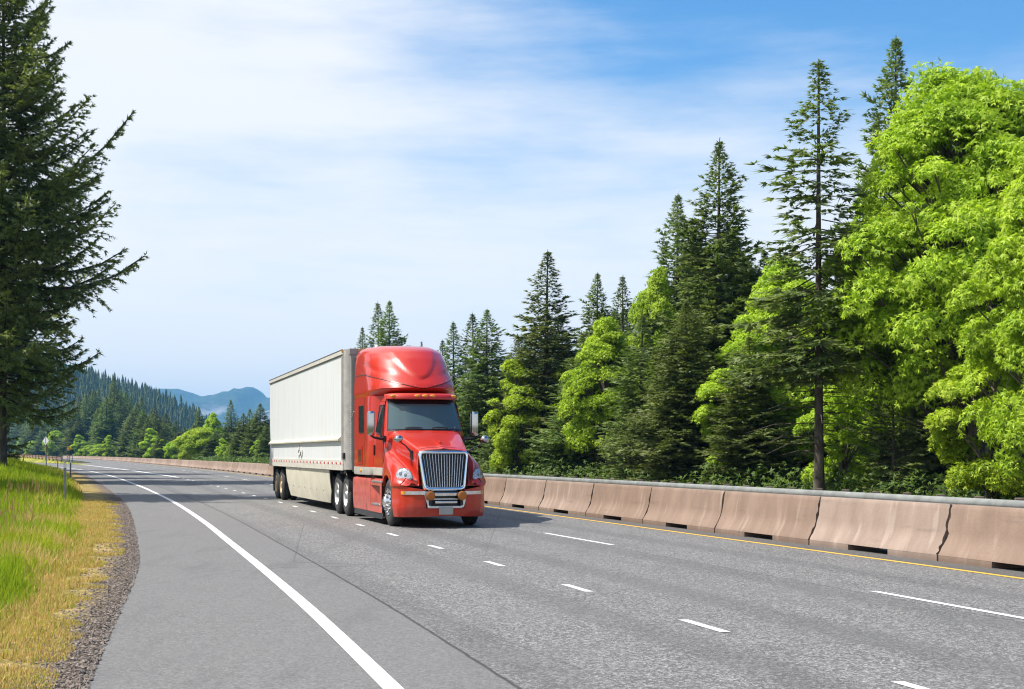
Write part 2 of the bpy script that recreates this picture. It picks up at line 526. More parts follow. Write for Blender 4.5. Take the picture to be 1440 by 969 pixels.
# ---- hood and fenders, one lofted skin
HUB = (4.45, .51)
ST = [ # u, z top, w top, valley(v,z), crest(v,z), shoulder(v,z)
 (3.78, 2.07, .76, (.86, 1.80), (.885, 1.70), (.91, 1.50)),
 (4.00, 2.02, .74, (.81, 1.66), (.88, 1.60), (.955, 1.42)),
 (4.25, 1.96, .71, (.755, 1.52), (.865, 1.53), (.985, 1.33)),
 (4.55, 1.88, .67, (.705, 1.38), (.84, 1.465), (.995, 1.26)),
 (4.85, 1.80, .63, (.65, 1.26), (.81, 1.385), (.985, 1.19)),
 (5.10, 1.73, .595, (.60, 1.14), (.76, 1.28), (.955, 1.10)),
 (5.28, 1.68, .57, (.565, 1.04), (.71, 1.16), (.905, 1.01)),
 (5.42, 1.635, .55, (.54, .95), (.655, 1.02), (.82, .94)),
 (5.50, 1.60, .535, (.52, .885), (.60, .91), (.72, .89)),
]
def arch(u):
    q = .575**2-(u-HUB[0])**2
    return max(.865, HUB[1]+math.sqrt(q)) if q > 0 else .865
def half_section(row):
    u, zt, wt, va, cr, sh = row
    bz = arch(u); bv = min(1.0, sh[0]+.03)
    if u < 3.95: bz = 1.0+.0*(u)
    if u > 4.9: bv = sh[0]+.055
    key = [(0, zt+.035), (wt*.45, zt+.025), (wt*.80, zt), (wt*.97, zt-.055), ((wt+va[0])/2+.01, (zt+va[1])/2-.02), (va[0], va[1]+.03), ((va[0]+cr[0])/2, (va[1]+cr[1])/2-.012), cr, ((cr[0]+sh[0])/2+.02, (cr[1]+sh[1])/2+.035), sh, (bv, (sh[1]+bz)/2), (bv, bz)]
    return key
keys = [[(r[0],)+tuple(p) for p in half_section(r)] for r in ST]
dense_u = crom(np.array(keys).reshape(len(ST), -1), 6).reshape(-1, 12, 3)
for q in dense_u:      # crisp wheel arch
    if q[0, 0] > 3.95:
        q[11, 2] = arch(q[0, 0]); q[10, 2] = (q[9, 2]+q[11, 2])/2
rows = []
for q in dense_u:
    h = crom(q, 5)
    lip = h[-1].copy(); lip[1] -= .06
    h = np.vstack([h, lip])
    full = [tuple((p[0], -p[1], p[2])) for p in h[::-1]] + [tuple(p) for p in h[1:]]
    # slight centre crease and forward bow of the nose
    rows.append([(x, y, z + .02*math.exp(-(y/.05)**2)*max(0, min(1, (x-4.6)/.5)) if abs(y) < .3 else z) for (x, y, z) in full])
mb = MB(); mb.grid(rows)
n = len(rows[0]); ic = len(rows)-8; mb.F.append(tuple(ic*n+i for i in range(n))); mb.M.append(0)
hood = mb.build('hood', M['red'], trac, smooth=45)
# inner wheel wells and engine bulkhead keep daylight out
w = MB()
w.box((3.80, -.50, .35), (5.34, .50, .92)); w.build('engine_bay', M['frame'], trac)
w = MB(); w.box((4.98, -.92, .40), (5.02, .92, .95)); w.box((3.86, -.9, .25), (3.90, .9, 1.3)); w.build('wheel_well', M['frame'], trac)
# ornament strip on the hood centre
o = MB(); o.tube([(4.95, 0, 1.832), (5.10, 0, 1.81), (5.25, 0, 1.775)], [.006, .014, .012], 6); o.build('hood_ornament', M['red'], hood)

# ---- grille
gr = empty('grille'); gr.parent = trac
def gpt(v, z):  # grille front surface
    x = v/.55
    return Vector((5.575 - .10*x*x + (1.58-z)*.10, v, z))
def gout(k, inset):
    """rounded trapezoid outline"""
    tl, tr, br, bl = (-.545+inset, 1.60-inset), (.545-inset, 1.60-inset), (.445-inset, .765+inset*1.3), (-.445+inset, .765+inset*1.3)
    C = [tl, tr, br, bl]; pts = []
    rad = .10-inset*.4
    for i in range(4):
        p, a, b = np.array(C[i]), np.array(C[i-1]), np.array(C[(i+1) % 4])
        pa = p+(a-p)/np.linalg.norm(a-p)*rad; pb = p+(b-p)/np.linalg.norm(b-p)*rad
        for t_ in np.linspace(0, 1, 6): pts.append((1-t_)**2*pa+2*t_*(1-t_)*p+t_*t_*pb)
        nx = C[(i+1) % 4]; na = np.array(nx); d = (p-na)/np.linalg.norm(p-na)
        pe = na+d*rad
        for t_ in np.linspace(0, 1, 8)[1:-1]: pts.append(pb+(pe-pb)*t_)
    return pts
rings = []
for inset, off in ((-.005, -.10), (0, .0), (.012, .022), (.035, .03), (.058, .020), (.068, -.02), (.072, -.08)):
    rings.append([gpt(v, z)+Vector((off, 0, 0)) for v, z in gout(0, inset)])
mb = MB(); mb.grid(rings, close=True); mb.mi = 1
for v in (-.36, -.12, .12, .36): mb.lathe([(0, .010), (.006, .009), (.008, .001)], gpt(v, 1.578)+Vector((.028, 0, 0)), (1, 0, 0), 8)
mb.build('grille_frame', [M['chrome'], M['black']], gr, smooth=60)
mb = MB()
for zz in (.80, 1.0, 1.2, 1.4, 1.57): pass
P = [[gpt(v, z)-Vector((.058, 0, 0)) for v in np.linspace(-.53+.1*(1.6-z)/.83, .53-.1*(1.6-z)/.83, 12)] for z in np.linspace(.79, 1.585, 8)]
mb.grid(P); mb.build('grille_back', M['blackgloss'], gr)
bars = 15
for k in range(bars):
    x = -1+2*(k+.5)/bars
    pts = []
    for z in np.linspace(.84, 1.535, 8):
        hw = .462-.10*(1.56-z)/.76
        pts.append(gpt(x*hw, z)-Vector((.02, 0, 0)))
    b = MB()
    P = []
    for p in pts:
        P.append([p+Vector((-.045, -.003, 0)), p+Vector((0.0, -.0085, 0)), p+Vector((.008, 0, 0)), p+Vector((0, .0085, 0)), p+Vector((-.045, .003, 0))])
    b.grid(P); b.build('grille_bar', M['bar'], gr, smooth=60)
# ---- headlamps
for s in (-1, 1):
    hl = MB()
    nrm = Vector((math.cos(math.radians(50)), s*math.sin(math.radians(50)), .34)).normalized()
    tan = Vector((-math.sin(math.radians(50)), s*math.cos(math.radians(50)), 0)).normalized()   # outward / back
    tan = (tan + Vector((0, 0, .22))).normalized()
    upv = nrm.cross(tan)
    if upv.z < 0: upv = -upv
    c = Vector((5.235, s*.785, 1.075))+nrm*.055
    def lens_pt(a, b, sc=1.0, lift=0.0):
        # almond: a along (-1 inner .. 1 outer), b up
        hgt = (1-abs(a)**3.0)*(1.0-.12*a)
        return c + tan*(a*.27*sc) + upv*(b*.142*hgt*sc) + nrm*((1-a*a*.75-b*b*.5)*.06+lift-.012-.10*max(0, a)**2)
    P = [[lens_pt(a, b) for b in np.linspace(-1, 1, 9)] for a in np.linspace(-.985, .985, 17)]
    hl.grid(P); lamp = hl.build('headlight', M['lens'], trac, smooth=60)
    g = MB(); ring = [lens_pt(a, -1, 1.02) for a in np.linspace(-.985, .985, 14)] + [lens_pt(a, 1, 1.02) for a in np.linspace(.985, -.985, 14)]
    g.tube(ring+[ring[0]], .008, 5); g.build('lamp_bezel', M['black'], lamp)
    d = MB()
    for (a, b, r_) in ((.08, .12, .045), (-.38, .12, .036)):
        d.lathe([(-.01, r_), (.006, r_*.9), (.010, r_*.4), (.011, .001)], lens_pt(a, b), nrm, 16)
    d.build('projector', M['lamp_dark'], lamp, smooth=60)
    am = MB(); am.grid([[lens_pt(a, b, 1.0, .004) for b in np.linspace(-.9, .5, 6)] for a in np.linspace(.70, .93, 4)]); am.build('side_reflector', M['amber'], lamp, smooth=60)
    am = MB(); am.grid([[lens_pt(a, b, 1.0, .006) for b in np.linspace(-.85, -.45, 4)] for a in np.linspace(-.60, -.25, 5)]); am.build('turn_signal', M['ambercover'], lamp, smooth=60)

# ---- bumper
def bplan(x, z):
    """x -1..1 around the bumper from one wheel arch to the other"""
    a = abs(x); s = math.copysign(1, x)
    K = np.array([(0, 5.72, 0), (.25, 5.705, .25), (.45, 5.665, .46), (.62, 5.575, .66), (.76, 5.44, .83), (.88, 5.26, .945), (1.0, 5.03, .995)])
    u = np.interp(a, K[:, 0], K[:, 1]); v = np.interp(a, K[:, 0], K[:, 2])
    tuck = max(0, (.45-z)/.25)
    u -= .07*tuck**1.5; v *= 1-.035*tuck**1.5
    if a > .8: u += max(0, (.62-z))*.30*(a-.8)/.2
    bulge = .02*math.exp(-((z-.56)/.1)**2)*(1 if .45 < a < .8 else 0)
    return Vector((u, s*v, z))
xs = np.linspace(-1, 1, 61); zsb = np.linspace(0, 1, 14)
def bz(x, q):
    top = .80+.075*min(1, max(0, (abs(x)-.45)/.4)); bot = .255-.03*min(1, abs(x)*1.3)
    return bot+(top-bot)*q
P = [[bplan(x, bz(x, q)) for x in xs] for q in zsb]
lipr = [Vector((p.x-.09, p.y*.97, p.z+.0)) for p in P[-1]]
lipb = [Vector((p.x-.12, p.y*.95, p.z+.02)) for p in P[0]]
mb = MB()
mb.grid([lipb]+P+[lipr], skip=lambda i, j: (5 <= i) and abs((xs[j]+xs[j+1])/2) < .40)
bump = mb.build('bumper', M['red'], trac, smooth=40)
mb = MB(); mb.box((5.44, -.47, .30), (5.60, .47, .80)); mb.build('bumper_recess', M['blackgloss'], bump)
for s in (-1, 1):
    st = MB()
    P2 = [[bplan(s*x, bz(x, .5)*0+z)+Vector((.012, s*.006, 0)) for x in np.linspace(.42, .80, 12)] for z in (.695, .765)]
    P2b = [[p-Vector((.02, s*.01, 0)) for p in r_] for r_ in P2]
    st.grid([P2b[0], P2[0], P2[1], P2b[1]]); st.build('chrome_strip', M['alu'], bump, smooth=50)
    am = MB(); am.grid([[bplan(s*x, z)+Vector((.015, s*.008, 0)) for x in np.linspace(.74, .80, 4)] for z in (.70, .76)]); am.build('side_marker', M['amber'], bump)
    st = MB(); st.prism([(5.70, s*.47, .765), (5.70, s*.37, .765), (5.715, s*.31, .43), (5.715, s*.38, .43)], (.02, 0, 0)); st.build('chrome_brace', M['alu'], bump, bev=.006)
    fg = MB(); c = (5.70, s*.335, .675)
    fg.lathe([(-.06, .06), (.0, .085), (.055, .092), (.06, .098), (.085, .098)], c, (1, 0, 0), 28); fl = fg.build('fog_lamp', M['black'], bump, smooth=45)
    fg = MB(); fg.lathe([(.085, .096), (.095, .085), (.10, .05), (.102, .001)], c, (1, 0, 0), 28); fg.build('amber_cover', M['ambercover'], fl, smooth=70)
    fg = MB(); fg.box((5.66, s*.335-.03, .47), (5.74, s*.335+.03, .60)); fg.build('lamp_bracket', M['black'], fl, bev=.008)
st = MB(); st.box((5.66, -.30, .665), (5.715, .30, .735)); st.build('upper_bar', M['chrome'], bump, bev=.012)
st = MB(); st.box((5.72, -.235, .515), (5.765, .235, .565)); st.build('tow_bar', M['chrome'], bump, bev=.012)
st = MB(); st.box((5.70, -.385, .415), (5.745, .345, .465)); st.build('lower_bar', M['alu'], bump, bev=.01)
st = MB(); st.box((5.748, -.155, .285), (5.76, .145, .45)); st.build('licence_plate', M['plate'], bump, bev=.004)
st = MB(); st.box((5.62, -.42, .585), (5.66, .42, .62)); st.build('inner_bar', M['alu'], bump, bev=.008)

# ---- mirrors
for s in (-1, 1):
    mr = MB(); mv = 1.22 if s < 0 else 1.10
    P = []
    for z, k in ((1.935, .80), (1.955, .95), (2.0, 1.0), (2.2, 1.0), (2.40, 1.0), (2.44, .95), (2.46, .78)):
        P.append([(3.86+.07*k*math.cos(a)+.02, s*mv+.085*k*math.sin(a)*(1), z) for a in np.linspace(0, 2*PI, 17)[:-1]])
    mr.grid(P, close=True); n = 16; mr.F += [tuple(range(n))[::-1], tuple(6*n+i for i in range(n))]; mr.M += [0, 0]
    sm = mr.build('side_mirror', M['mirror'], trac, smooth=50)
    g = MB(); g.box((3.775, s*mv-.075, 1.96), (3.81, s*mv+.075, 2.43)); g.build('mirror_glass', M['lamp_dark'], sm, bev=.01)
    g = MB(); g.tube([(3.70, s*.89, 1.86), (3.76, s*1.0, 1.865), (3.82, s*1.14, 1.89), (3.84, s*1.21, 1.94)], [.035, .03, .026, .03], 8)
    g.box((3.62, min(s*.87, s*.92), 1.80), (3.74, max(s*.87, s*.92), 1.93)); g.build('mirror_arm', M['black'], sm, smooth=50)
    hm = MB()
    P = []
    hv = .86 if s < 0 else 1.0
    c = Vector((5.08, s*hv, 1.845))
    for q in np.linspace(-1, 1, 9):
        k = math.sqrt(max(.02, 1-q*q*.9))
        P.append([c+Vector((q*.10, .098*k*math.cos(a), .085*k*math.sin(a))) for a in np.linspace(0, 2*PI, 17)[:-1]])
    hm.grid(P, close=True); n = 16; hm.F += [tuple(range(n))[::-1], tuple(8*n+i for i in range(n))]; hm.M += [0, 0]
    hmo = hm.build('hood_mirror', M['mirror'], trac, smooth=60)
    g = MB(); g.tube([(5.16, s*.57, 1.52), (5.14, s*.63, 1.60), (5.10, s*(hv-.14), 1.71), (5.07, s*(hv-.02), 1.79)], [.032, .02, .013, .013], 8)
    g.prism([(5.08, s*.575, 1.40), (5.24, s*.565, 1.42), (5.21, s*.58, 1.60), (5.10, s*.60, 1.62)], (0, s*.03, 0))
    g.build('mirror_stalk', M['black'], hmo, smooth=50)

# ---- chassis skirts, steps
for s in (-1, 1):
    yo, yi = s*1.0, s*.955
    a = MB()
    def pan(u0, u1, z0, z1, top_in=.10):
        P = [[(u, s*(1.0-.03*max(0, (.5-z)/.3)), z) for u in np.linspace(u0, u1, 6)] for z in np.linspace(z0, z1, 6)]
        P.append([(u, s*(1.0-.02), z1+.05) for u in np.linspace(u0, u1, 6)])
        P.append([(u, s*(1.0-top_in-.06), z1+.075) for u in np.linspace(u0, u1, 6)])
        return P
    a.grid(pan(.38, 2.08, .25, .93)); a.grid([[(2.08, s*.98, z), (2.08, s*.80, z)] for z in (.25, .95)]); a.grid([[(.38, s*.985, z), (.42, s*.70, z)] for z in (.25, .98)])
    rp = a.build('chassis_skirt', M['red_dusty'], trac, smooth=40)
    b = MB()
    b.grid(pan(2.10, 2.62, .25, .93))
    # front panel around the step pocket
    b.grid([[(u, s*(.985), z) for u in (2.62, 3.2, 3.92)] for z in (.25, .32, .40)])
    b.grid([[(u, s*.995, z) for u in (2.62, 3.2, 3.92)] for z in (.84, .95)]+[[(u, s*.86, .99) for u in (2.62, 3.2, 3.92)]])
    b.grid([[(3.72, s*.995, z), (3.92, s*.995, z)] for z in (.40, .84)])
    # pocket: diagonal inner wall
    b.grid([[(2.62, s*.998, z), (3.05, s*.82, z), (3.72, s*.80, z), (3.72, s*.99, z)] for z in (.40, .84)])
    b.grid([[(2.62, s*.985, .40), (3.72, s*.985, .40)], [(2.62, s*.80, .405), (3.72, s*.80, .405)]])
    fp_ = b.build('step_skirt', M['red_dusty'], trac, smooth=35)
    c_ = MB(); c_.box((2.85, min(s*.80, s*1.005), .905), (3.86, max(s*.80, s*1.005), .945)); c_.build('upper_step', M['alu'], fp_, bev=.008)
    c_ = MB(); c_.box((2.75, min(s*.80, s*1.0), .405), (3.70, max(s*.80, s*1.0), .445)); c_.build('lower_step', M['alu'], fp_, bev=.008)
    c_ = MB(); c_.prism([(.42, s*.965, .26), (3.95, s*.965, .26), (3.95, s*.985, .12), (.50, s*.985, .12)], (0, -s*.02, 0)); c_.build('rubber_flap', M['black'], fp_, bev=.004)
# ---- frame, axles, rear deck
fr_ = MB()
for y in (-.33, .33): fr_.box((-3.0, y-.05, .62), (3.9, y+.05, .88))
fr_.box((-.95, -.9, .44), (-.55, .9, .60)); fr_.box((-2.25, -.9, .44), (-1.85, .9, .60)); fr_.box((4.35, -.9, .40), (4.55, .9, .54))
fr_.box((.1, -.45, .5), (2.4, .45, 1.04)); fr_.box((3.0, -.4, .5), (5.3, .4, .9))
fr_.build('chassis_frame', M['frame'], trac)
fw_ = MB(); fw_.lathe([(0, .45), (.07, .45), (.08, .43), (.08, .01)], (-1.35, 0, .98), (0, 0, 1), 24); fw_.build('fifth_wheel', M['frame'], trac)
for s in (-1, 1):
    for u in (-.71, -2.04):
        wheel_mesh(s, True, M['alu'], trac, (u, s*.995, .515), 'drive_wheel', .24)
    wheel_mesh(s, False, M['chrome'], trac, (HUB[0], s*.955, .515), 'steer_wheel', .25)
    fl = MB()
    P = [[(-.71+.60*math.cos(a), y, .52+.59*math.sin(a)) for y in (s*.55, s*1.0, s*1.005)] for a in np.linspace(.15, PI*.62, 14)]
    P = [r_+[(r_[-1][0], r_[-1][1]-s*.01, r_[-1][2]-.05)] for r_ in P]
    fl.grid(P); fl.build('mudguard', M['black'], trac, smooth=60)
    fl = MB(); fl.box((-2.74, min(s*.5, s*.98), .16), (-2.71, max(s*.5, s*.98), .95)); fl.build('mud_flap', M['black'], trac)
# air lines and grab rail in the gap
al = MB()
for k in range(3): al.tube([(.5, -.55+.12*k, 2.0), (.3, -.5+.12*k, 1.5), (.12, -.45+.1*k, 1.7), (.02, -.4+.1*k, 1.9)], .018, 6)
al.build('air_line', M['black'], trac)
gb = MB(); gb.tube([(.50, -1.0, 2.55), (.30, -1.03, 2.36), (.10, -1.03, 2.35)], .014, 6); gb.build('grab_bar', M['alu'], trac)

# ------------------------------------------------------------------ trailer
trl = empty('truck_trailer', TL, TROT)
tag(trl, 'long white box trailer with cream side skirt coupled behind the red tractor', 'trailer')
HW, L, ZB, ZT = 1.12, 15.68, 1.13, 4.10
body = MB()
body.box((-L, -HW+.012, ZB+.25), (-.45, HW-.012, ZT-.14))
bd = body.build('trailer_side_body', M['skin'], trl)
ns = MB()   # rounded nose
P = []
for z in (ZB+.02, ZT-.02):
    row = [(-.45, -HW+.004, z)]
    for a in np.linspace(0, PI/2, 8): row.append((-.30+.30*math.sin(a), -HW+.004+.30*(1-math.cos(a)), z))
    for a in np.linspace(PI/2, 0, 8): row.append((-.30+.30*math.sin(a), HW-.004-.30*(1-math.cos(a)), z))
    row.append((-.45, HW-.004, z)); P.append(row)
ns.grid(P); n = len(P[0]); ns.F += [tuple(range(n))[::-1], tuple(n+i for i in range(n))]; ns.M += [0, 0]
ns.build('nose_panel', M['nose'], trl, smooth=35)
for s in (-1, 1):
    p = MB(); p.box((-.56, min(s*(HW-.02), s*(HW+.008)), ZB+.02), (-.32, max(s*(HW-.02), s*(HW+.008)), ZT-.03)); p.mi = 1
    rvs = p
    for k in range(48): rvs.lathe([(0, .012), (.006, .010), (.008, .001)], (-.05, s*(HW-.14), 1.4+k*.055), (.8, s*.6, 0), 6)
    p.build('corner_post', [M['post'], M['whitetape']], trl)
    tr = MB(); tr.box((-L-.004, min(s*(HW-.03), s*(HW+.012)), ZT-.135), (-.30, max(s*(HW-.03), s*(HW+.012)), ZT-.012)); top = tr.build('top_rail', M['rail'], trl, bev=.008)
    for z in (ZT-.02, ZT-.142):
        g = MB(); g.box((-L, min(s*(HW), s*(HW+.018)), z), (-.34, max(s*(HW), s*(HW+.018)), z+.018)); g.build('rail_edge', M['black'], top)
    br = MB(); br.box((-L-.004, min(s*(HW-.05), s*(HW+.014)), ZB), (-.30, max(s*(HW-.05), s*(HW+.014)), ZB+.25)); 
    for k in range(24):
        u = -L+.15+k*.645
        br.mi = 1; br.box((u, min(s*(HW+.014), s*(HW+.019)), 1.275), (u+.23, max(s*(HW+.014), s*(HW+.019)), 1.325))
        br.mi = 2; br.box((u+.235, min(s*(HW+.014), s*(HW+.019)), 1.275), (u+.40, max(s*(HW+.014), s*(HW+.019)), 1.325))
    bot = br.build('bottom_rail', [M['rail'], M['redtape'], M['whitetape']], trl)
    rb = MB(); rb.prism([(-L+.3, s*(HW-.01), 1.858), (-L+.3, s*(HW+.075), 1.858), (-L+.3, s*(HW+.08), 1.90), (-L+.3, s*(HW-.01), 1.985)], (L-.95, 0, 0)); rb.build('rub_rail', M['skirt'], trl, bev=.006)
    mk = MB(); mk.box((-.42, min(s*HW, s*(HW+.03)), ZT-.075), (-.30, max(s*HW, s*(HW+.03)), ZT-.02)); mk.build('marker_light', M['amber'], trl)
    # emblem: two crossing waves around a ring
    em = MB()
    y = s*(HW-.004)
    em.tube([(-8.20, y, 1.79), (-8.18, y, 1.74), (-8.10, y, 1.68)], [.012, .022, .022], 5)
    em.tube([(-8.13+.27*math.cos(a), y, 1.575+.085*math.sin(a)) for a in np.linspace(0, 2*PI, 17)], [.012+.010*max(0, math.cos(a)) for a in np.linspace(0, 2*PI, 17)], 5, False)
    em.tube([(-8.20, y, 1.485), (-8.22, y, 1.44), (-8.22, y, 1.39)], [.022, .02, .008], 5)
    em.tube([(-7.76, y, 1.79), (-7.66, y, 1.72), (-7.52, y, 1.63), (-7.50, y, 1.57), (-7.54, y, 1.50), (-7.68, y, 1.46), (-7.72, y, 1.39)], [.008, .022, .022, .02, .02, .022, .008], 5)
    em.build('side_emblem', M['mark'], trl)
    # aero skirt
    sk = MB()
    P = []
    for q in np.linspace(0, 1, 9):
        z = 1.12-.90*q
        u0 = -11.62+.55*q**1.3*.9; u1 = -2.75-.45*q if q < .62 else -3.03-(q-.62)*2.0
        P.append([(u0+(u1-u0)*i/20, s*(1.075-.10*q*q-.10*(i/20)**3*q), z) for i in range(21)])
    Pb = [[(x, yy-s*.02, z) for (x, yy, z) in r_] for r_ in P]
    sk.grid(P); sk.grid(Pb)
    bl = sk; sk.mi = 1
    for k in range(7): bl.lathe([(0, .025), (.01, .02), (.011, .001)], (-11.1+k*1.2, s*1.05, .56), (0, s, 0), 8)
    so = sk.build('side_skirt', [M['skirt'], M['post']], trl, smooth=40)
    am = MB(); am.lathe([(0, .045), (.02, .04), (.03, .001)], (-8.3, s*1.085, 1.09), (0, s, 0), 12); am.build('marker_light', M['amber'], so)
    for u in (-13.45, -14.86):
        wheel_mesh(s, True, M['tanrim'], trl, (u, s*1.0, .515), 'trailer_wheel', .24)
    mf = MB(); mf.box((-15.62, min(s*.5, s*1.0), .25), (-15.58, max(s*.5, s*1.0), 1.1)); mf.build('mud_flap', M['black'], trl)
    lg = MB(); lg.box((-2.95, min(s*.62, s*.76), .42), (-2.81, max(s*.62, s*.76), 1.14)); lg.box((-3.02, min(s*.58, s*.80), .39), (-2.74, max(s*.58, s*.80), .42)); lg.build('landing_leg', M['alu'], trl, bev=.01)
    for k, v in enumerate((.35, .75)):
        mk = MB(); mk.box((-.03, s*v-.06, ZT-.07), (.02, s*v+.06, ZT-.02)); mk.build('marker_light', M['amber'], trl)
rf = MB(); rf.box((-L, -HW+.02, ZT-.02), (-.30, HW-.02, ZT-.004)); rf.box((-.31, -HW+.1, ZT-.15), (.012, HW-.1, ZT-.004)); rf.build('roof_panel', M['nose'], trl, bev=.004)
uf = MB()
uf.box((-L, -HW+.06, ZB-.02), (-.2, HW-.06, ZB+.26))
uf.box((-15.4, -.55, .75), (-12.6, .55, 1.1)); uf.box((-13.6, -.9, .44), (-13.3, .9, .6)); uf.box((-15.0, -.9, .44), (-14.7, .9, .6))
uf.build('underframe', M['frame'], trl)
rb = MB(); rb.box((-L-.02, -1.0, .48), (-L+.10, 1.0, .60)); rb.box((-L, -.6, .55), (-L+.08, -.5, 1.12)); rb.box((-L, .5, .55), (-L+.08, .6, 1.12)); rb.build('rear_guard', M['frame'], trl)
bx = MB(); bx.box((-.34, -HW-.02, 1.42), (-.18, -HW+.12, 1.56)); bx.build('connector_box', M['black'], trl, bev=.01)
# ------------------------------------------------------------------ the road: measured curves X(Z) (Z = metres ahead of the camera)
class Curve:
    """monotone-ish cubic through measured points, straight beyond them"""
    def __init__(s, pts):
        P = np.array(sorted(pts), float); s.z, s.x = P[:, 0], P[:, 1]
        d = np.diff(s.x)/np.diff(s.z)
        m = np.empty(len(P)); m[1:-1] = (d[1:]+d[:-1])/2; m[0] = d[0]; m[-1] = d[-1]
        s.m = m
    def __call__(s, z):
        z = np.asarray(z, float)
        i = np.clip(np.searchsorted(s.z, z)-1, 0, len(s.z)-2)
        h = s.z[i+1]-s.z[i]; t = (z-s.z[i])/h
        y = (2*t**3-3*t**2+1)*s.x[i]+(t**3-2*t**2+t)*h*s.m[i]+(-2*t**3+3*t**2)*s.x[i+1]+(t**3-t**2)*h*s.m[i+1]
        y = np.where(z < s.z[0], s.x[0]+(z-s.z[0])*s.m[0], y)
        return np.where(z > s.z[-1], s.x[-1]+(z-s.z[-1])*s.m[-1], y)
BAR = Curve([(12, 8.46), (19.25, 6.40), (26.3, 4.32), (34.2, 2.02), (43.6, -.78), (99, -16.9), (174, -41), (342, -98), (513, -162), (1100, -420)])
EDGE = Curve([(4, .55), (9.3, -.777), (14.4, -2.087), (25.9, -5.23), (32.1, -6.95), (46.7, -11.2), (71.6, -19.0), (99, -28), (134, -40.5), (180, -59), (240, -86), (330, -132)])
ASPH = Curve([(3, -1.28), (9.56, -2.90), (14.5, -4.02), (19, -5.06), (25.9, -6.90), (42.2, -11.5), (72, -20.8), (123, -37.9), (158, -51.6), (200, -69), (260, -98), (330, -138)])
def yellow(z): return BAR(z)-.62
def dashed(z): return BAR(z)-3.32
def dotted(z): return BAR(z)-np.interp(z, [13, 24, 45, 60, 90, 140, 250], [6.55, 6.42, 6.15, 6.25, 6.8, 8.6, 13])

def sheet(name, rows, mat, uvs=None):
    """rows: list of point rows -> quad sheet with a UV in metres"""
    R, Cn = len(rows), len(rows[0])
    V = np.array(rows, np.float32).reshape(-1, 3)
    idx = np.arange(R*Cn).reshape(R, Cn)
    Q = np.stack([idx[:-1, :-1], idx[:-1, 1:], idx[1:, 1:], idx[1:, :-1]], -1).reshape(-1, 4)
    o = tri_mesh(name, V, Q, mat, smooth=True)
    if uvs is not None:
        U = np.array(uvs, np.float32).reshape(-1, 2)
        uv = o.data.uv_layers.new(name='UVMap')
        uv.data.foreach_set('uv', U[Q.ravel()].ravel())
    return o

# asphalt: fine aggregate, tyre-polished bands, darker strip at the barrier, smoother shoulder
m, t = newmat('asphalt')
c = t.obj()
uv = t.n.new('ShaderNodeUVMap'); uv.uv_map = 'UVMap'
su = t.n.new('ShaderNodeSeparateXYZ'); t.l.new(uv.outputs[0], su.inputs[0])
e, bdist = su.outputs[0], su.outputs[1]          # metres right of the edge line, metres left of the barrier
vor = t.n.new('ShaderNodeTexVoronoi'); vor.inputs['Scale'].default_value = 120; t.l.new(c, vor.inputs['Vector'])
sep = t.n.new('ShaderNodeSeparateColor'); t.l.new(vor.outputs['Color'], sep.inputs[0])
vor2 = t.n.new('ShaderNodeTexVoronoi'); vor2.inputs['Scale'].default_value = 42; t.l.new(c, vor2.inputs['Vector'])
sep2 = t.n.new('ShaderNodeSeparateColor'); t.l.new(vor2.outputs['Color'], sep2.inputs[0])
grain = t.math('MULTIPLY_ADD', sep.outputs[0], .55, t.math('MULTIPLY', sep2.outputs[1], .45))
big = t.noise(c, .35, 5, .6); mid = t.noise(t.mapping(c, (1, .15, 1), rot=(0, 0, .28)), 2.2, 5, .6)
lane = t.ramp(e, .78, .86)                       # coarser surface right of the seam
g_lane = t.mix(t.ramp(grain, .38, .95), rgb(.073, .070, .067), rgb(.43, .42, .40))
g_sh = t.mix(t.ramp(grain, .15, .9), rgb(.105, .101, .097), rgb(.205, .199, .192))
col = t.mix(lane, g_sh, g_lane)
wt = t.math('SINE', t.math('MULTIPLY', bdist, 2*PI/1.62))
col = t.mix(t.math('MULTIPLY', t.math('MULTIPLY', t.ramp(wt, .1, 1.0), lane), .38), col, rgb(.07, .07, .07))
col = t.mix(t.math('MULTIPLY', t.ramp(big, .35, .7), .4), col, rgb(.15, .147, .143))
col = t.mix(t.math('MULTIPLY', t.ramp(mid, .48, .8), .42), col, rgb(.075, .074, .073))
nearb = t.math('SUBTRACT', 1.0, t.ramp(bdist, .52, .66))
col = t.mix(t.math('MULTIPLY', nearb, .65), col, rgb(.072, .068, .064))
# crack / construction joints
jn = t.math('MULTIPLY', t.math('SUBTRACT', t.noise(c, 3.5, 3), .5), .03)
for (d0, src, w_, k_) in ((.80, e, .016, .8), (3.38, bdist, .014, .5)):
    dd = t.math('ABSOLUTE', t.math('ADD', t.math('SUBTRACT', src, d0), jn))
    col = t.mix(t.math('MULTIPLY', t.math('SUBTRACT', 1.0, t.ramp(dd, w_*.4, w_*1.6)), k_), col, rgb(.022, .021, .02))
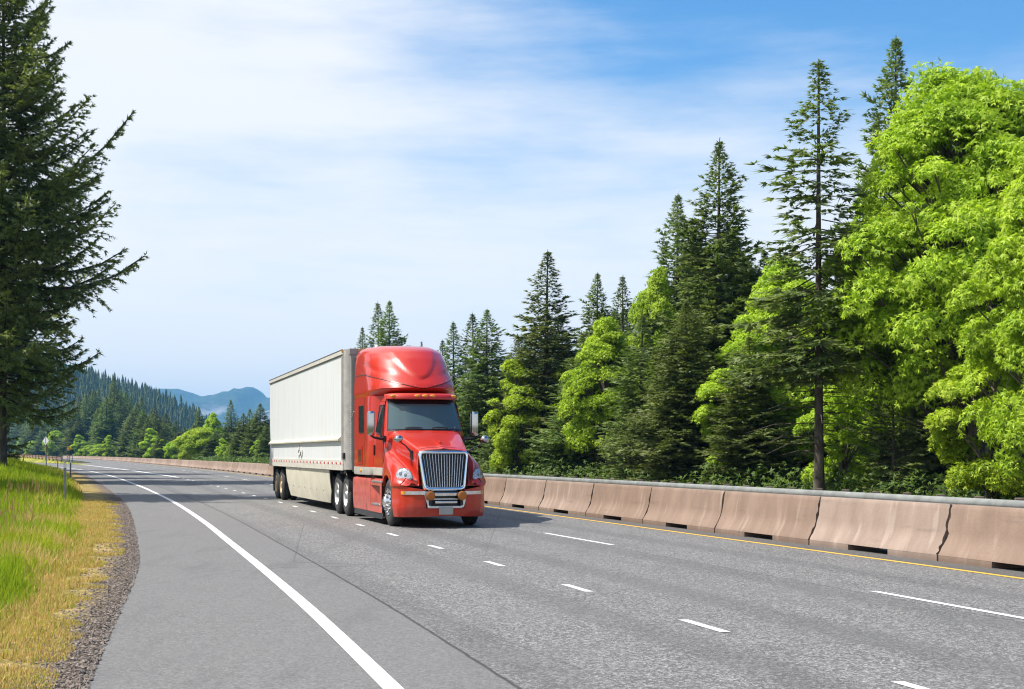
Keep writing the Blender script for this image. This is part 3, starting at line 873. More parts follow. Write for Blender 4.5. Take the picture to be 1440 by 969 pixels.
# sealed wandering cracks
wv = t.n.new('ShaderNodeTexVoronoi'); wv.feature = 'DISTANCE_TO_EDGE'; wv.inputs['Scale'].default_value = .16
t.l.new(t.mapping(c, (1, .5, 1)), wv.inputs['Vector'])
col = t.mix(t.math('MULTIPLY', t.math('SUBTRACT', 1.0, t.ramp(wv.outputs['Distance'], .0005, .0022)), .35), col, rgb(.03, .03, .03))
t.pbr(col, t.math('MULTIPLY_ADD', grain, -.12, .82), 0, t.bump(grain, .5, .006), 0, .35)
M['asphalt'] = m
def paint_mat(name, col, wear):
    m, t = newmat(name)
    c = t.obj()
    w = t.noise(c, 11, 7, .75)
    t.pbr(t.mix(t.math('MULTIPLY', t.ramp(w, .55, .75), wear), col, rgb(.2, .2, .2)), .6, 0, None, 0, .4)
    return m
M['wpaint'] = paint_mat('white_road_paint', rgb(.66, .66, .65), .75)
M['ypaint'] = paint_mat('yellow_road_paint', rgb(.72, .42, .05), .35)

zz = np.concatenate([np.arange(2, 60, .8), np.arange(60, 200, 2.5), np.arange(200, 560, 8), np.arange(560, 1101, 30)])
rows, uvs = [], []
ts = np.linspace(0, 1, 15)
for z in zz:
    a = float(ASPH(z)) if z < 180 else float(min(ASPH(180)+(BAR(z)-8-ASPH(180))*0, BAR(z)-8-10*max(0, 1-(z-180)/60)))
    b_ = float(BAR(z))+.9
    r = [(a+(b_-a)*q, z, 0.0) for q in ts]
    rows.append(r); ez = float(EDGE(z))
    uvs.append([((x-ez)*.96, (float(BAR(z))-x)*.96) for (x, _, _) in r])
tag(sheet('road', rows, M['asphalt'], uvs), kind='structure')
# merging ramp beyond the verge
rows, uvs = [], []
for z in np.arange(150, 420, 8):
    a = float(ASPH(z)); w = np.interp(z, [150, 200, 420], [9, 8.0, 8.0])
    r = [(a+w*q, z, .006) for q in np.linspace(0, 1, 6)]
    rows.append(r); uvs.append([(-1.0, 8.0) for _ in r])
tag(sheet('ramp', rows, M['asphalt'], uvs), kind='structure')
# the other carriageway behind the barrier
rows, uvs = [], []
for z in zz:
    b_ = float(BAR(z))
    r = [(b_+.9+10.5*q, z, -.004) for q in np.linspace(0, 1, 6)]
    rows.append(r); uvs.append([(3.0, 3.0+8*q) for q in np.linspace(0, 1, 6)])
tag(sheet('opposite_road', rows, M['asphalt'], uvs), kind='structure')

def stripe(mb, f, z0, z1, w, n, h=.005):
    zs_ = np.linspace(z0, z1, n)
    P = []
    for z in zs_:
        x = float(f(z)); s_ = float(f(z+.2)-f(z-.2))/.4; ww = w*math.sqrt(1+s_*s_)/2
        P.append([(x-ww, z, h), (x+ww, z, h)])
    mb.grid(P)
mb = MB(); stripe(mb, EDGE, 3, 60, .135, 90); stripe(mb, EDGE, 60, 330, .16, 70, .012)
tag(mb.build('edge_line', M['wpaint']), kind='structure')
mb = MB(); stripe(mb, yellow, 6, 60, .10, 80); stripe(mb, yellow, 60, 340, .12, 60)
tag(mb.build('yellow_line', M['ypaint']), kind='structure')
mb = MB()
z = 12.25-3.58*2
for k in range(26):
    stripe(mb, dotted, z, z+.91, .092, 3, .0055); z += 3.58
stripe(mb, dotted, 92, 250, .30, 40, .012)
tag(mb.build('dotted_lane_line', M['wpaint']), kind='structure')
mb = MB()
z = 23.95-11.65*2
for k in range(20):
    if z > 2: stripe(mb, dashed, z, z+3.6, .092, 6, .0055)
    z += 11.65
tag(mb.build('dashed_lane_line', M['wpaint']), kind='structure')

# ------------------------------------------------------------------ concrete barrier segments
m, t = newmat('barrier_concrete')
c = t.obj()
oi = t.n.new('ShaderNodeObjectInfo')
vadd = t.n.new('ShaderNodeVectorMath'); vadd.operation = 'MULTIPLY_ADD'
t.l.new(oi.outputs['Random'], vadd.inputs[0]); vadd.inputs[1].default_value = (37, 11, 5); t.l.new(c, vadd.inputs[2])
cc = vadd.outputs[0]
s1 = t.noise(t.mapping(cc, (1.0, .3, .42)), 2.4, 5, .6)
s2 = t.noise(cc, 1.1, 5, .6); s3 = t.noise(cc, 30, 3, .6)
s4 = t.noise(t.mapping(cc, (2.2, .5, .42), rot=(0, .12, 0)), 2.0, 3, .55)
col = t.mix(t.ramp(s1, .3, .75), rgb(.215, .148, .110), rgb(.30, .212, .160))
col = t.mix(t.math('MULTIPLY', t.ramp(s2, .4, .75), .5), col, rgb(.24, .16, .115))
col = t.mix(t.math('MULTIPLY', t.ramp(s4, .56, .70), .28), col, rgb(.48, .38, .31))
col = t.mix(t.math('MULTIPLY', t.ramp(s3, .62, .78), .5), col, rgb(.16, .11, .085))
s5 = t.noise(t.mapping(cc, (.35, 1, 2.6)), 2.4, 5, .7)
col = t.mix(t.math('MULTIPLY', t.ramp(s5, .56, .72), .4), col, rgb(.13, .095, .078))
sz = t.n.new('ShaderNodeSeparateXYZ'); t.l.new(c, sz.inputs[0])
foot = t.math('SUBTRACT', 1.0, t.ramp(t.math('ADD', sz.outputs[2], t.math('MULTIPLY', s2, .08)), .05, .14))
col = t.mix(t.math('MULTIPLY', foot, .55), col, rgb(.14, .095, .07))
hv_ = t.n.new('ShaderNodeHueSaturation'); t.l.new(col, hv_.inputs['Color']); t.l.new(t.math('MULTIPLY_ADD', oi.outputs['Random'], .30, .84), hv_.inputs['Value']); t.l.new(t.math('MULTIPLY_ADD', oi.outputs['Random'], -.25, 1.05), hv_.inputs['Saturation'])
col = hv_.outputs[0]
t.pbr(col, t.math('MULTIPLY_ADD', t.ramp(s1, .3, .8), -.1, .8), 0, t.bump(t.math('ADD', s3, t.math('MULTIPLY', s1, 3.0)), .35, .012), 0, .35)
M['barrier'] = m
M['galv'] = plain('galvanised_steel', rgb(.25, .26, .245), .5, .4, var=.18, vscale=3)
M['rust'] = plain('rusty_rail', rgb(.17, .10, .065), .75, var=.35, vscale=2)
M['wood'] = plain('weathered_post', rgb(.10, .075, .055), .85, var=.3)

def barrier_mesh(seed, SLOT=(-.60, .58)):
    r = np.random.default_rng(seed)
    Lh = 1.888
    prof = [(-.295, .09), (-.29, .105), (-.235, .20), (-.175, .315), (-.150, .40), (-.112, .62), (-.078, .80), (-.068, .812), (.068, .812), (.078, .80), (.112, .62), (.150, .40), (.175, .315), (.235, .20), (.29, .105), (.295, .09)]
    # finer rows for ragged ends
    q = []
    for a, b_ in zip(prof[:-1], prof[1:]):
        n = max(1, int(math.hypot(a[0]-b_[0], a[1]-b_[1])/.05))
        q += [(a[0]+(b_[0]-a[0])*k/n, a[1]+(b_[1]-a[1])*k/n) for k in range(n)]
    q.append(prof[-1])
    xs_ = [-Lh, -Lh+.04, -1.2, -.6, 0, .6, 1.2, Lh-.04, Lh]
    rows = []
    jl = np.convolve(r.normal(0, .02, len(q)+4), [.3, .5, .3], 'same')[2:-2]; jr = np.convolve(r.normal(0, .02, len(q)+4), [.3, .5, .3], 'same')[2:-2]
    # a few spalled corners
    for j in (jl, jr):
        for _ in range(2):
            k = r.integers(2, len(q)-2); j[k] -= .0
    for i, x in enumerate(xs_):
        row = []
        for k, (y, z) in enumerate(q):
            xx = x; yy = y
            if i == 0: xx += abs(jl[k])*1.2 + (.03 if r.random() < .14 else 0)
            if i == len(xs_)-1: xx -= abs(jr[k])*1.2 + (.03 if r.random() < .14 else 0)
            row.append((xx, yy, z))
        rows.append(row)
    mb = MB(); mb.grid(rows, close=True)
    n = len(q); mb.F += [tuple(range(n))[::-1], tuple((len(rows)-1)*n+i for i in range(n))]; mb.M += [0, 0]
    for (a, b_) in ((-Lh+.01, SLOT[0]+r.uniform(-.03, .03)), (SLOT[1]+r.uniform(-.03, .03), Lh-.01)):
        vs = []
        for x in (a, b_):
            vs += [(x, -.293, 0.0), (x, .293, 0.0), (x, .293, .09), (x, -.293, .09)]
        mb.add(vs, [(0, 3, 2, 1), (4, 5, 6, 7), (0, 4, 7, 3), (1, 2, 6, 5), (0, 1, 5, 4)])
    o = mb.build('concrete_barrier', M['barrier'], None, smooth=30)
    return o
zf = np.arange(10, 600, .05); xf = BAR(zf)+.295/.96
sf = np.concatenate([[0], np.cumsum(np.hypot(np.diff(zf), np.diff(xf)))])
s_anchor = np.interp(20.42, zf, sf)
protos = [barrier_mesh(50+k) for k in range(5)]
used = [False]*5
SEG = 3.80
BG = 'concrete barrier segments along the median'
near_names = {}
k0 = -2
nseg = 0
far_reflect = (30, 36, 44, 55, 70, 90)
refl = MB(); refl.box((-.05, -.03, .812), (.05, .03, .815)); refl.box((-.05, -.012, .812), (.05, .012, .92))
reflo = None
word = ['', 'second ', 'third ', 'fourth ', 'fifth ', 'sixth ', 'seventh ', 'eighth ']
for k in range(k0, 138):
    s_a = s_anchor+k*SEG; s_b = s_a+SEG
    za, zb = np.interp([s_a, s_b], sf, zf); xa, xb = np.interp(za, zf, xf), np.interp(zb, zf, xf)
    if s_b > sf[-1]: break
    i = (k*3+1) % 5
    o = protos[i] if not used[i] else protos[i].copy()
    if used[i]: COL.objects.link(o)
    used[i] = True
    o.location = ((xa+xb)/2, (za+zb)/2, 0)
    o.rotation_euler = (0, 0, math.atan2(zb-za, xb-xa) + PI + (PI if (k % 2) else 0)*0)
    if k == -1: lab = 'pinkish brown concrete barrier segment cut off by the picture edge below the maples'
    elif 0 <= k <= 5:
        lab = 'pinkish brown concrete barrier segment, %s in the row from truck to picture edge' % ['seventh', 'sixth', 'fifth', 'fourth', 'third', 'second', 'first'][k if k >= 0 else 0]
    elif k == -2: lab = 'pinkish brown concrete barrier segment just beyond the picture edge'
    else:
        lab = 'brown concrete barrier segment in the row behind the truck curving away to the forest'
    tag(o, lab, 'barrier', BG)
    if k in far_reflect:
        if reflo is None: rr_ = reflo = refl.build('reflector', M['amber'], o)
        else:
            rr_ = reflo.copy(); COL.objects.link(rr_); rr_.parent = o

# ------------------------------------------------------------------ guard rail standing right behind the barrier
def wbeam(pts, z0, flip=1):
    prof = [(0, 0), (.028, .03), (.04, .07), (.04, .095), (.015, .13), (.0, .155), (.015, .18), (.04, .215), (.04, .24), (.028, .28), (0, .31)]
    P = []
    for i, (x, y) in enumerate(pts):
        a = Vector(pts[max(0, i-1)]+(0,)); b_ = Vector(pts[min(len(pts)-1, i+1)]+(0,))
        d = (b_-a).normalized(); nrm = Vector((-d.y, d.x, 0))*flip
        zo = z0(i) if callable(z0) else z0
        P.append([Vector((x, y, zo))+nrm*o+Vector((0, 0, h)) for (o, h) in prof])
    mb = MB(); mb.grid(P)
    back = [[p for p in r] for r in P]
    return mb, P
gr_ = empty('guard_rail', (float(BAR(20.4))+1.0, 20.4, 0))
inv = Vector(gr_.location)
tag(gr_, 'galvanised steel guard rail with short posts standing just behind the concrete barrier', 'guard rail')
zs_ = np.arange(11, 66, 1.0)
pts = [(float(BAR(z)+.90)-inv.x, float(z)-inv.y) for z in zs_]
mb, P = wbeam(pts, .575)
# thickness: a second skin behind
mb.grid([[p+Vector((.012, .004, 0)) for p in r] for r in P])
mb.build('rail_beam', M['galv'], gr_, smooth=60)
sr = np.arange(s_anchor-12, s_anchor+50, .97)
post = MB(); post.box((-.075, -.07, 0), (.06, .06, .915)); po = None
for s_ in sr:
    z = float(np.interp(s_, sf, zf)); x = float(BAR(z))+.90
    if po is None: p_ = po = post.build('post', M['wood'], gr_, bev=.008)
    else: p_ = po.copy(); COL.objects.link(p_); p_.parent = gr_
    p_.location = (x+.13-inv.x, z+.035-inv.y, RNG.uniform(-.012, .006)); p_.rotation_euler = (RNG.normal(0, .015), RNG.normal(0, .015), -.28)

# ------------------------------------------------------------------ verge: gravel, dry grass, green bank (one sheet, distance from asphalt in the UV)
def bank(x, z):
    d = float(ASPH(z))-x
    A = np.interp(z, [0, 20, 45, 75, 115, 140], [.10, .15, .35, 1.0, .9, .05])
    q = min(1, max(0, (d-.9)/6.0)); q = q*q*(3-2*q)
    return A*q
m, t = newmat('verge_soil')
c = t.obj()
uv = t.n.new('ShaderNodeUVMap'); uv.uv_map = 'UVMap'
su = t.n.new('ShaderNodeSeparateXYZ'); t.l.new(uv.outputs[0], su.inputs[0])
wob = t.noise(c, .9, 4, .6); wob2 = t.noise(c, 5.0, 4, .65)
d = t.math('ADD', su.outputs[0], t.math('ADD', t.math('MULTIPLY', t.math('SUBTRACT', wob, .5), .7), t.math('MULTIPLY', t.math('SUBTRACT', wob2, .5), .75)))
vor = t.n.new('ShaderNodeTexVoronoi'); vor.inputs['Scale'].default_value = 38; t.l.new(c, vor.inputs['Vector'])
sep = t.n.new('ShaderNodeSeparateColor'); t.l.new(vor.outputs['Color'], sep.inputs[0])
gravel = t.mix(sep.outputs[0], rgb(.075, .060, .050), rgb(.25, .20, .165))
fine = t.noise(c, 30, 5, .7)
dry = t.mix(t.ramp(fine, .3, .7), rgb(.32, .21, .08), rgb(.62, .44, .18))
moss = t.mix(t.ramp(fine, .3, .7), rgb(.16, .14, .03), rgb(.32, .26, .05))
grn = t.mix(t.ramp(fine, .3, .7), rgb(.05, .09, .012), rgb(.15, .20, .03))
dry = t.mix(t.ramp(t.noise(c, 2.6, 5, .7), .42, .6), dry, moss)
dry = t.mix(t.math('MULTIPLY', t.ramp(t.noise(c, 14, 5, .7), .48, .66), .7), dry, rgb(.11, .085, .06))
patch = t.math('MULTIPLY', t.ramp(t.noise(c, 2.2, 5, .65), .50, .60), t.ramp(d, .02, .30))
col = t.mix(t.math('MAXIMUM', t.ramp(d, .20, .42), patch), gravel, dry)
col = t.mix(t.ramp(d, 1.0, 1.4), col, grn)
t.pbr(col, .92, 0, t.bump(t.math('ADD', sep.outputs[1], fine), .9, .03), 0, .2)
M['verge'] = m
rows, uvs = [], []
zv = np.concatenate([np.arange(2, 40, .5), np.arange(40, 146, 1.5)])
dl = np.concatenate([np.linspace(0, 3, 13), np.linspace(3.4, 14, 18), [18, 24, 32, 42]])
for z in zv:
    a = float(ASPH(z))+.02
    r = [(a-d_*1.02, float(z), bank(a-d_*1.02, z)+.012*(d_ > 0)-.004*(d_ == 0)+.02*min(1, d_/.6)) for d_ in dl]
    rows.append(r)
    sc_ = np.interp(z, [0, 14, 30, 60, 80, 140], [1.0, 1.0, .95, .6, .62, .55])
    uvs.append([(d_*sc_, z) for d_ in dl])
tag(sheet('grass_verge', rows, M['verge'], uvs), kind='structure')
def ground_h(x, z): return bank(x, z)+.03

# crumbs of gravel on the shoulder edge: real stones
st_v, st_f = [], []
base = np.array([(1,0,0),(-1,0,0),(0,1,0),(0,-1,0),(0,0,1),(0,0,-1)], float)
of = np.array([(0,2,4),(2,1,4),(1,3,4),(3,0,4),(2,0,5),(1,2,5),(3,1,5),(0,3,5)])
N = 15000
zr = 8+42*RNG.random(N)**1.7; dr = np.abs(RNG.normal(.14, .24, N))-.07
xr = ASPH(zr)-dr
sz_ = .007+.012*RNG.random(N)**2
dirs = base[None]*(1+.35*RNG.normal(size=(N, 6, 1)))*sz_[:, None, None]*np.array([1, 1, .6])
ang = RNG.random(N)*2*PI; ca, sa = np.cos(ang), np.sin(ang)
rx = dirs[..., 0]*ca[:, None]-dirs[..., 1]*sa[:, None]; ry = dirs[..., 0]*sa[:, None]+dirs[..., 1]*ca[:, None]
zh = np.where(dr > 0, .012+.02*np.clip(dr/.6, 0, 1), .004)
V = np.stack([rx+xr[:, None], ry+zr[:, None], dirs[..., 2]+(zh+sz_*.3)[:, None]], -1).reshape(-1, 3)
T = (of[None]+6*np.arange(N)[:, None, None]).reshape(-1, 3)
m, t = newmat('gravel_stone')
gi = t.n.new('ShaderNodeNewGeometry')
t.pbr(t.mix(gi.outputs['Random Per Island'], rgb(.085, .069, .057), rgb(.29, .235, .195)), .9, 0, None, 0, .3)
tag(tri_mesh('gravel', V, T, m), kind='stuff')

# ------------------------------------------------------------------ grass blades
m, t = newmat('green_grass_blades')
gi = t.n.new('ShaderNodeNewGeometry'); c = t.obj()
at = t.n.new('ShaderNodeAttribute'); at.attribute_name = 'dry'
f_ = t.ramp(t.noise(c, .45, 3), .35, .65)
g1 = t.mix(gi.outputs['Random Per Island'], rgb(.25, .32, .012), rgb(.43, .49, .03))
g2 = t.mix(gi.outputs['Random Per Island'], rgb(.15, .27, .012), rgb(.28, .40, .022))
dryc = t.mix(gi.outputs['Random Per Island'], rgb(.50, .31, .10), rgb(.78, .55, .25))
cc = t.mix(at.outputs['Fac'], t.mix(f_, g1, g2), dryc)
df = t.n.new('ShaderNodeBsdfDiffuse'); tr_ = t.n.new('ShaderNodeBsdfTranslucent')
t.l.new(cc, df.inputs[0]); t.l.new(t.mix(.5, cc, rgb(.30, .36, .02), 'MULTIPLY') if False else cc, tr_.inputs[0])
ms = t.n.new('ShaderNodeMixShader'); ms.inputs[0].default_value = .42
t.l.new(df.outputs[0], ms.inputs[1]); t.l.new(tr_.outputs[0], ms.inputs[2]); t.l.new(ms.outputs[0], t.out.inputs[0])
M['blade'] = m
def blades(N, zlo, zhi, dlo, dhi, hmin, hmax, wid, name, dry_fn, zpow=1.0, clump=None):
    z = zlo+(zhi-zlo)*RNG.random(N)**zpow
    d_ = dlo+(dhi-dlo)*RNG.random(N)
    x = ASPH(z)-d_*1.02
    keep = x > -.372*z-1.2
    if clump is not None:
        keep &= clump(x, z, d_)
    x, z, d_ = x[keep], z[keep], d_[keep]; n = len(x)
    A = np.interp(z, [0, 20, 45, 75, 115, 140], [.10, .15, .35, 1.0, .9, .05])
    q = np.clip((d_-.9)/6.0, 0, 1); gz = A*q*q*(3-2*q)+.015
    h = hmin+(hmax-hmin)*RNG.random(n)**1.3
    h *= np.clip((d_-dlo)/.8+.35, .3, 1)
    az = RNG.random(n)*2*PI; lean = np.abs(RNG.normal(.28, .22, n))
    w = wid*(.6+.8*RNG.random(n))*np.sqrt(np.clip(z/14, .8, 6))
    lx, ly = np.cos(az), np.sin(az)
    p = np.stack([x, z, gz], -1)
    side = np.stack([-ly, lx, 0*lx], -1)*w[:, None]/2
    up1 = np.stack([lx*lean*.35*h, ly*lean*.35*h, h*.55], -1); up2 = np.stack([lx*lean*1.1*h, ly*lean*1.1*h, h*(1-.25*lean)], -1)
    V = np.stack([p-side, p+side, p+up1-side*.75, p+up1+side*.75, p+up2], 1)
    T = np.array([(0, 1, 3), (0, 3, 2), (2, 3, 4)])
    T = (T[None]+5*np.arange(n)[:, None, None]).reshape(-1, 3)
    dry = np.repeat(dry_fn(x, z, d_), 5)
    o = tri_mesh(name, V.reshape(-1, 3), T, M['blade'], attr={'dry': dry})
    return tag(o, kind='stuff')
def wave(x, z, f1=1.0):
    return (np.sin(x*1.9*f1+z*.7*f1)+np.sin(x*.8*f1-z*1.3*f1+2)+np.sin(x*3.1*f1+1.3)*.6+np.sin(z*2.3*f1+x)*.7)/3.3
def scale_d(z): return np.interp(z, [0, 14, 30, 60, 80, 140], [1.0, 1.0, .95, .6, .62, .55])
def dryfn(x, z, d_):
    b_ = d_*scale_d(z)
    p = np.clip((1.02+.30*wave(x, z)-b_)/.4, 0, 1)
    p = np.maximum(p, (wave(x, z, .9) > .38)*.72*(b_ < 2.1))
    r = RNG.random(len(x))
    return np.where(r < p, .75+.25*r, .05*r)
blades(170000, 8, 28, .85, 9, .12, .48, .010, 'tall_grass', dryfn, 1.2)
blades(120000, 26, 140, 1.2, 22, .22, .55, .012, 'bank_grass', dryfn, 1.25)
blades(170000, 8, 45, .15, 1.9, .025, .12, .009, 'dry_grass', lambda x, z, d_: np.where(RNG.random(len(x)) < .72, .7+.3*RNG.random(len(x)), .25), 1.2,
       lambda x, z, d_: (wave(x, z, 1.7)+wave(x+3, z, 4.0)*.7+(d_-.60)*1.5) > -.25)
# rusty-red seed heads and thin dead stalks
m, t = newmat('seed_head_stalks')
gi = t.n.new('ShaderNodeNewGeometry')
t.pbr(t.mix(gi.outputs['Random Per Island'], rgb(.40, .19, .08), rgb(.55, .36, .16)), .9, 0, None, 0, .2)
n = 450
cx = np.array([(23.5, 3.3), (29, 3.4), (17.5, 3.2), (42, 2.6), (25, 2.6), (20, 4.0)])
w_ = RNG.integers(0, len(cx), n)
z = cx[w_, 0]+RNG.normal(0, 1.5, n); d_ = cx[w_, 1]+RNG.normal(0, .55, n); x = ASPH(z)-d_
ok = (d_ > 1.6); x, z, d_ = x[ok], z[ok], d_[ok]; n = len(x)
h = .35+.4*RNG.random(n); gz = np.array([ground_h(a, b_) for a, b_ in zip(x, z)])
lx = RNG.normal(0, .12, n)
V = np.stack([np.stack([x-.004, z, gz], -1), np.stack([x+.004, z, gz], -1), np.stack([x+lx*h, z, gz+h], -1),
              np.stack([x+lx*h*.7-.010, z, gz+h*.7], -1), np.stack([x+lx*h*.7+.010, z, gz+h*.72], -1), np.stack([x+lx*h*1.1, z+.01, gz+h*1.12], -1)], 1).reshape(-1, 3)
T = np.array([(0, 1, 2), (3, 4, 5)]); T = (T[None]+6*np.arange(n)[:, None, None]).reshape(-1, 3)
tag(tri_mesh('seed_heads', V, T, m), kind='stuff')
# gore between ramp and main road: a low grassy wedge
rows, uvs = [], []
for z in np.arange(190, 430, 6):
    a = float(ASPH(z))+8.2; b_ = float(BAR(z))-np.interp(z, [190, 430], [13.5, 11])
    if b_-a < .3: b_ = a+.3
    hgt = np.interp(z, [190, 225, 300, 430], [.0, .35, .8, 1.3])
    r = [(a+(b_-a)*q, z, .02+hgt*math.sin(PI*min(1, q*1.0+.0))**.6 if 0 < q < 1 else .02) for q in np.linspace(0, 1, 9)]
    rows.append(r); uvs.append([(5.0, z)]*9)
m, t = newmat('gore_grass')
c = t.obj(); nz = t.noise(c, .25, 5, .65); n2 = t.noise(c, 2.5, 5, .7)
col = t.mix(t.ramp(nz, .35, .65), rgb(.13, .19, .02), rgb(.42, .33, .06))
col = t.mix(t.math('MULTIPLY', t.ramp(n2, .4, .7), .5), col, rgb(.07, .11, .015))
t.pbr(col, .95, 0, t.bump(n2, 1.0, .2), 0, .2)
M['gore'] = m
tag(sheet('grass_gore', rows, m), kind='structure')

# ------------------------------------------------------------------ posts and signs on the left
def at(px, y, Z): return Vector(((px-720)*Z/2000, Z, 1.54-(y-638)*Z/2000))
M['postgrey'] = plain('grey_post', rgb(.20, .235, .25), .55, .3, var=.2)
M['signback'] = plain('sign_back', rgb(.66, .67, .70), .5, .0, var=.08)
M['sigyel'] = plain('yellow_sign_face', rgb(.85, .42, .01), .45, var=.04)
M['sigblk'] = plain('sign_black', rgb(.012, .012, .012), .5, var=.1)
PG = 'grey delineator posts along the shoulder'
def delineator(px, ytop, Z, label, w=.075, lean=0.0, grp=PG):
    x = (px-720)*Z/2000
    g = ground_h(x, Z) if Z < 140 else .02
    ht = at(px, ytop, Z).z-g
    root = empty('delineator_post', (x, Z, g-.05)); root.rotation_euler = (0, lean, .3)
    tag(root, label, 'post', grp)
    b_ = MB(); b_.prism([(-w/2, -.02, 0), (-w*.2, .025, 0), (w*.2, .025, 0), (w/2, -.02, 0)], (0, 0, ht+.05)); b_.build('post_blade', M['postgrey'], root, bev=.004)
    b_ = MB(); b_.box((-w*.42, -.026, ht-.12), (w*.42, -.021, ht+.03)); b_.build('reflector', M['alu'], root)
    return root
delineator(91.3, 650, 43, 'tall grey delineator post in bright grass, closest to the asphalt bend', .085)
delineator(98.8, 647, 79, 'slightly leaning grey delineator post at the dark gravel edge behind the tallest post', .085, .02)
delineator(81.2, 645, 118, 'short grey delineator post beside the end of the rusty guard rail', .085)
delineator(33, 639.5, 136, 'thin grey post in shaded grass near the conifer trunk', .08)
delineator(9.6, 640.5, 128, 'dark thin post half hidden beside the big conifer trunk', .07)
delineator(94.6, 639, 236, 'slim dark post under the yellow diamond sign', .10)
delineator(101.6, 638.6, 250, 'slim brownish post standing right of the yellow diamond sign in the gore', .12)
delineator(77.5, 641, 215, 'thin post in front of the rusty guard rail end', .08)

def sign_root(name, px, Z, label, cat):
    x = (px-720)*Z/2000
    return tag(empty(name, (x, Z, 0)), label, cat), Vector((x, Z, 0))
r_, p0 = sign_root('road_sign', 64.3, 154, 'grey white back of a diamond road sign on a brown post by the ramp', 'road sign')
cz = at(64.5, 620, 154).z
b_ = MB(); b_.box((-.055, .02, 0), (.055, .11, 1.35)); b_.build('lower_post', M['postgrey'], r_)
b_ = MB(); b_.box((-.05, .03, 1.35), (.05, .10, cz+.38)); b_.build('post', M['wood'], r_)
D = .47; r_.rotation_euler = (0, 0, math.radians(-28))
b_ = MB(); b_.prism([(-D, .0, cz), (0, .0, cz-D), (D, 0, cz), (0, 0, cz+D)], (0, .02, 0)); pl = b_.build('sign_plate', M['signback'], r_, bev=.01)
b_ = MB(); b_.box((-.035, -.012, cz-.30), (.035, .0, cz+.40)); b_.build('brace', M['wood'], pl)
r_, p0 = sign_root('road_sign', 97.0, 240, 'yellow diamond warning sign with black symbol in front of the dark forest', 'road sign')
cz = at(97, 630.5, 240).z; D = .40
b_ = MB(); b_.box((-.06, .03, 0), (.06, .12, cz+.2)); b_.build('post', M['wood'], r_)
b_ = MB(); b_.prism([(-D, .0, cz), (0, .0, cz-D), (D, 0, cz), (0, 0, cz+D)], (0, .02, 0)); pl = b_.build('sign_plate', M['sigyel'], r_)
b_ = MB()
b_.tube([(-.10, -.01, cz+.17), (.08, -.01, cz+.17), (.10, -.01, cz+.06), (-.06, -.01, cz+.0), (.10, -.01, cz-.06), (.08, -.01, cz-.17), (-.10, -.01, cz-.17)], .04, 4); b_.build('sign_symbol', M['sigblk'], pl)
# rusty guard rail on the gore
A_, B_ = at(8, 637.0, 345), at(86, 642.0, 219)
gr2 = empty('guard_rail', (B_.x, B_.y, .3)); tag(gr2, 'rusty brown guard rail on the grassy gore ending at the ramp', 'guard rail')
nn = 40
pts = [((A_.x-B_.x)*k/nn, (A_.y-B_.y)*k/nn) for k in range(nn+1)]
mb = MB()
top = [B_.z+(A_.z-B_.z)*k/nn-.3 for k in range(nn+1)]
P = []
for k, (x, y) in enumerate(pts):
    P.append([(x, y, top[k]-h_) if o_ == 0 else (x+.09*.9, y-.09*.4, top[k]-h_) for (h_, o_) in ((0, 0), (.08, 1), (.16, 0), (.30, 1), (.45, 0), (.52, 0))])
mb.grid(P); mb.build('rail_beam', M['rust'], gr2)
pb = MB(); pb.box((-.1, -.1, -.5), (.1, .1, .62)); po = None
for k in range(0, nn+1, 2):
    if po is None: q = po = pb.build('post', M['rust'], gr2)
    else: q = po.copy(); COL.objects.link(q); q.parent = gr2
    q.location = (pts[k][0], pts[k][1]+.15, top[k]-.62)
em = MB(); em.box((-.02, -.14, top[0]-.50), (.28, -.10, top[0]+.02)); em.build('end_marker', M['postgrey'], gr2)
em = MB(); 
Zp = 262; a_ = at(23.5, 637, Zp); c_ = at(37, 641.2, Zp)
bb = empty('sign_board', ((a_.x+c_.x)/2, Zp-14, 0)); tag(bb, 'small white board standing behind the grass in front of the rusty guard rail', 'sign board')
k_ = (Zp-14)/Zp; w2 = (c_.x-a_.x)*k_/2
em.box((-w2, 0, 1.54+(c_.z-1.54)*k_), (w2, .05, 1.54+(a_.z-1.54)*k_)); em.build('board_panel', M['signback'], bb)
em = MB(); em.box((-w2*.7, .05, 0), (-w2*.6, .12, 1.5)); em.build('post', M['wood'], bb)
em = MB(); em.box((w2*.6, .05, 0), (w2*.7, .12, 1.5)); em.build('post', M['wood'], bb)
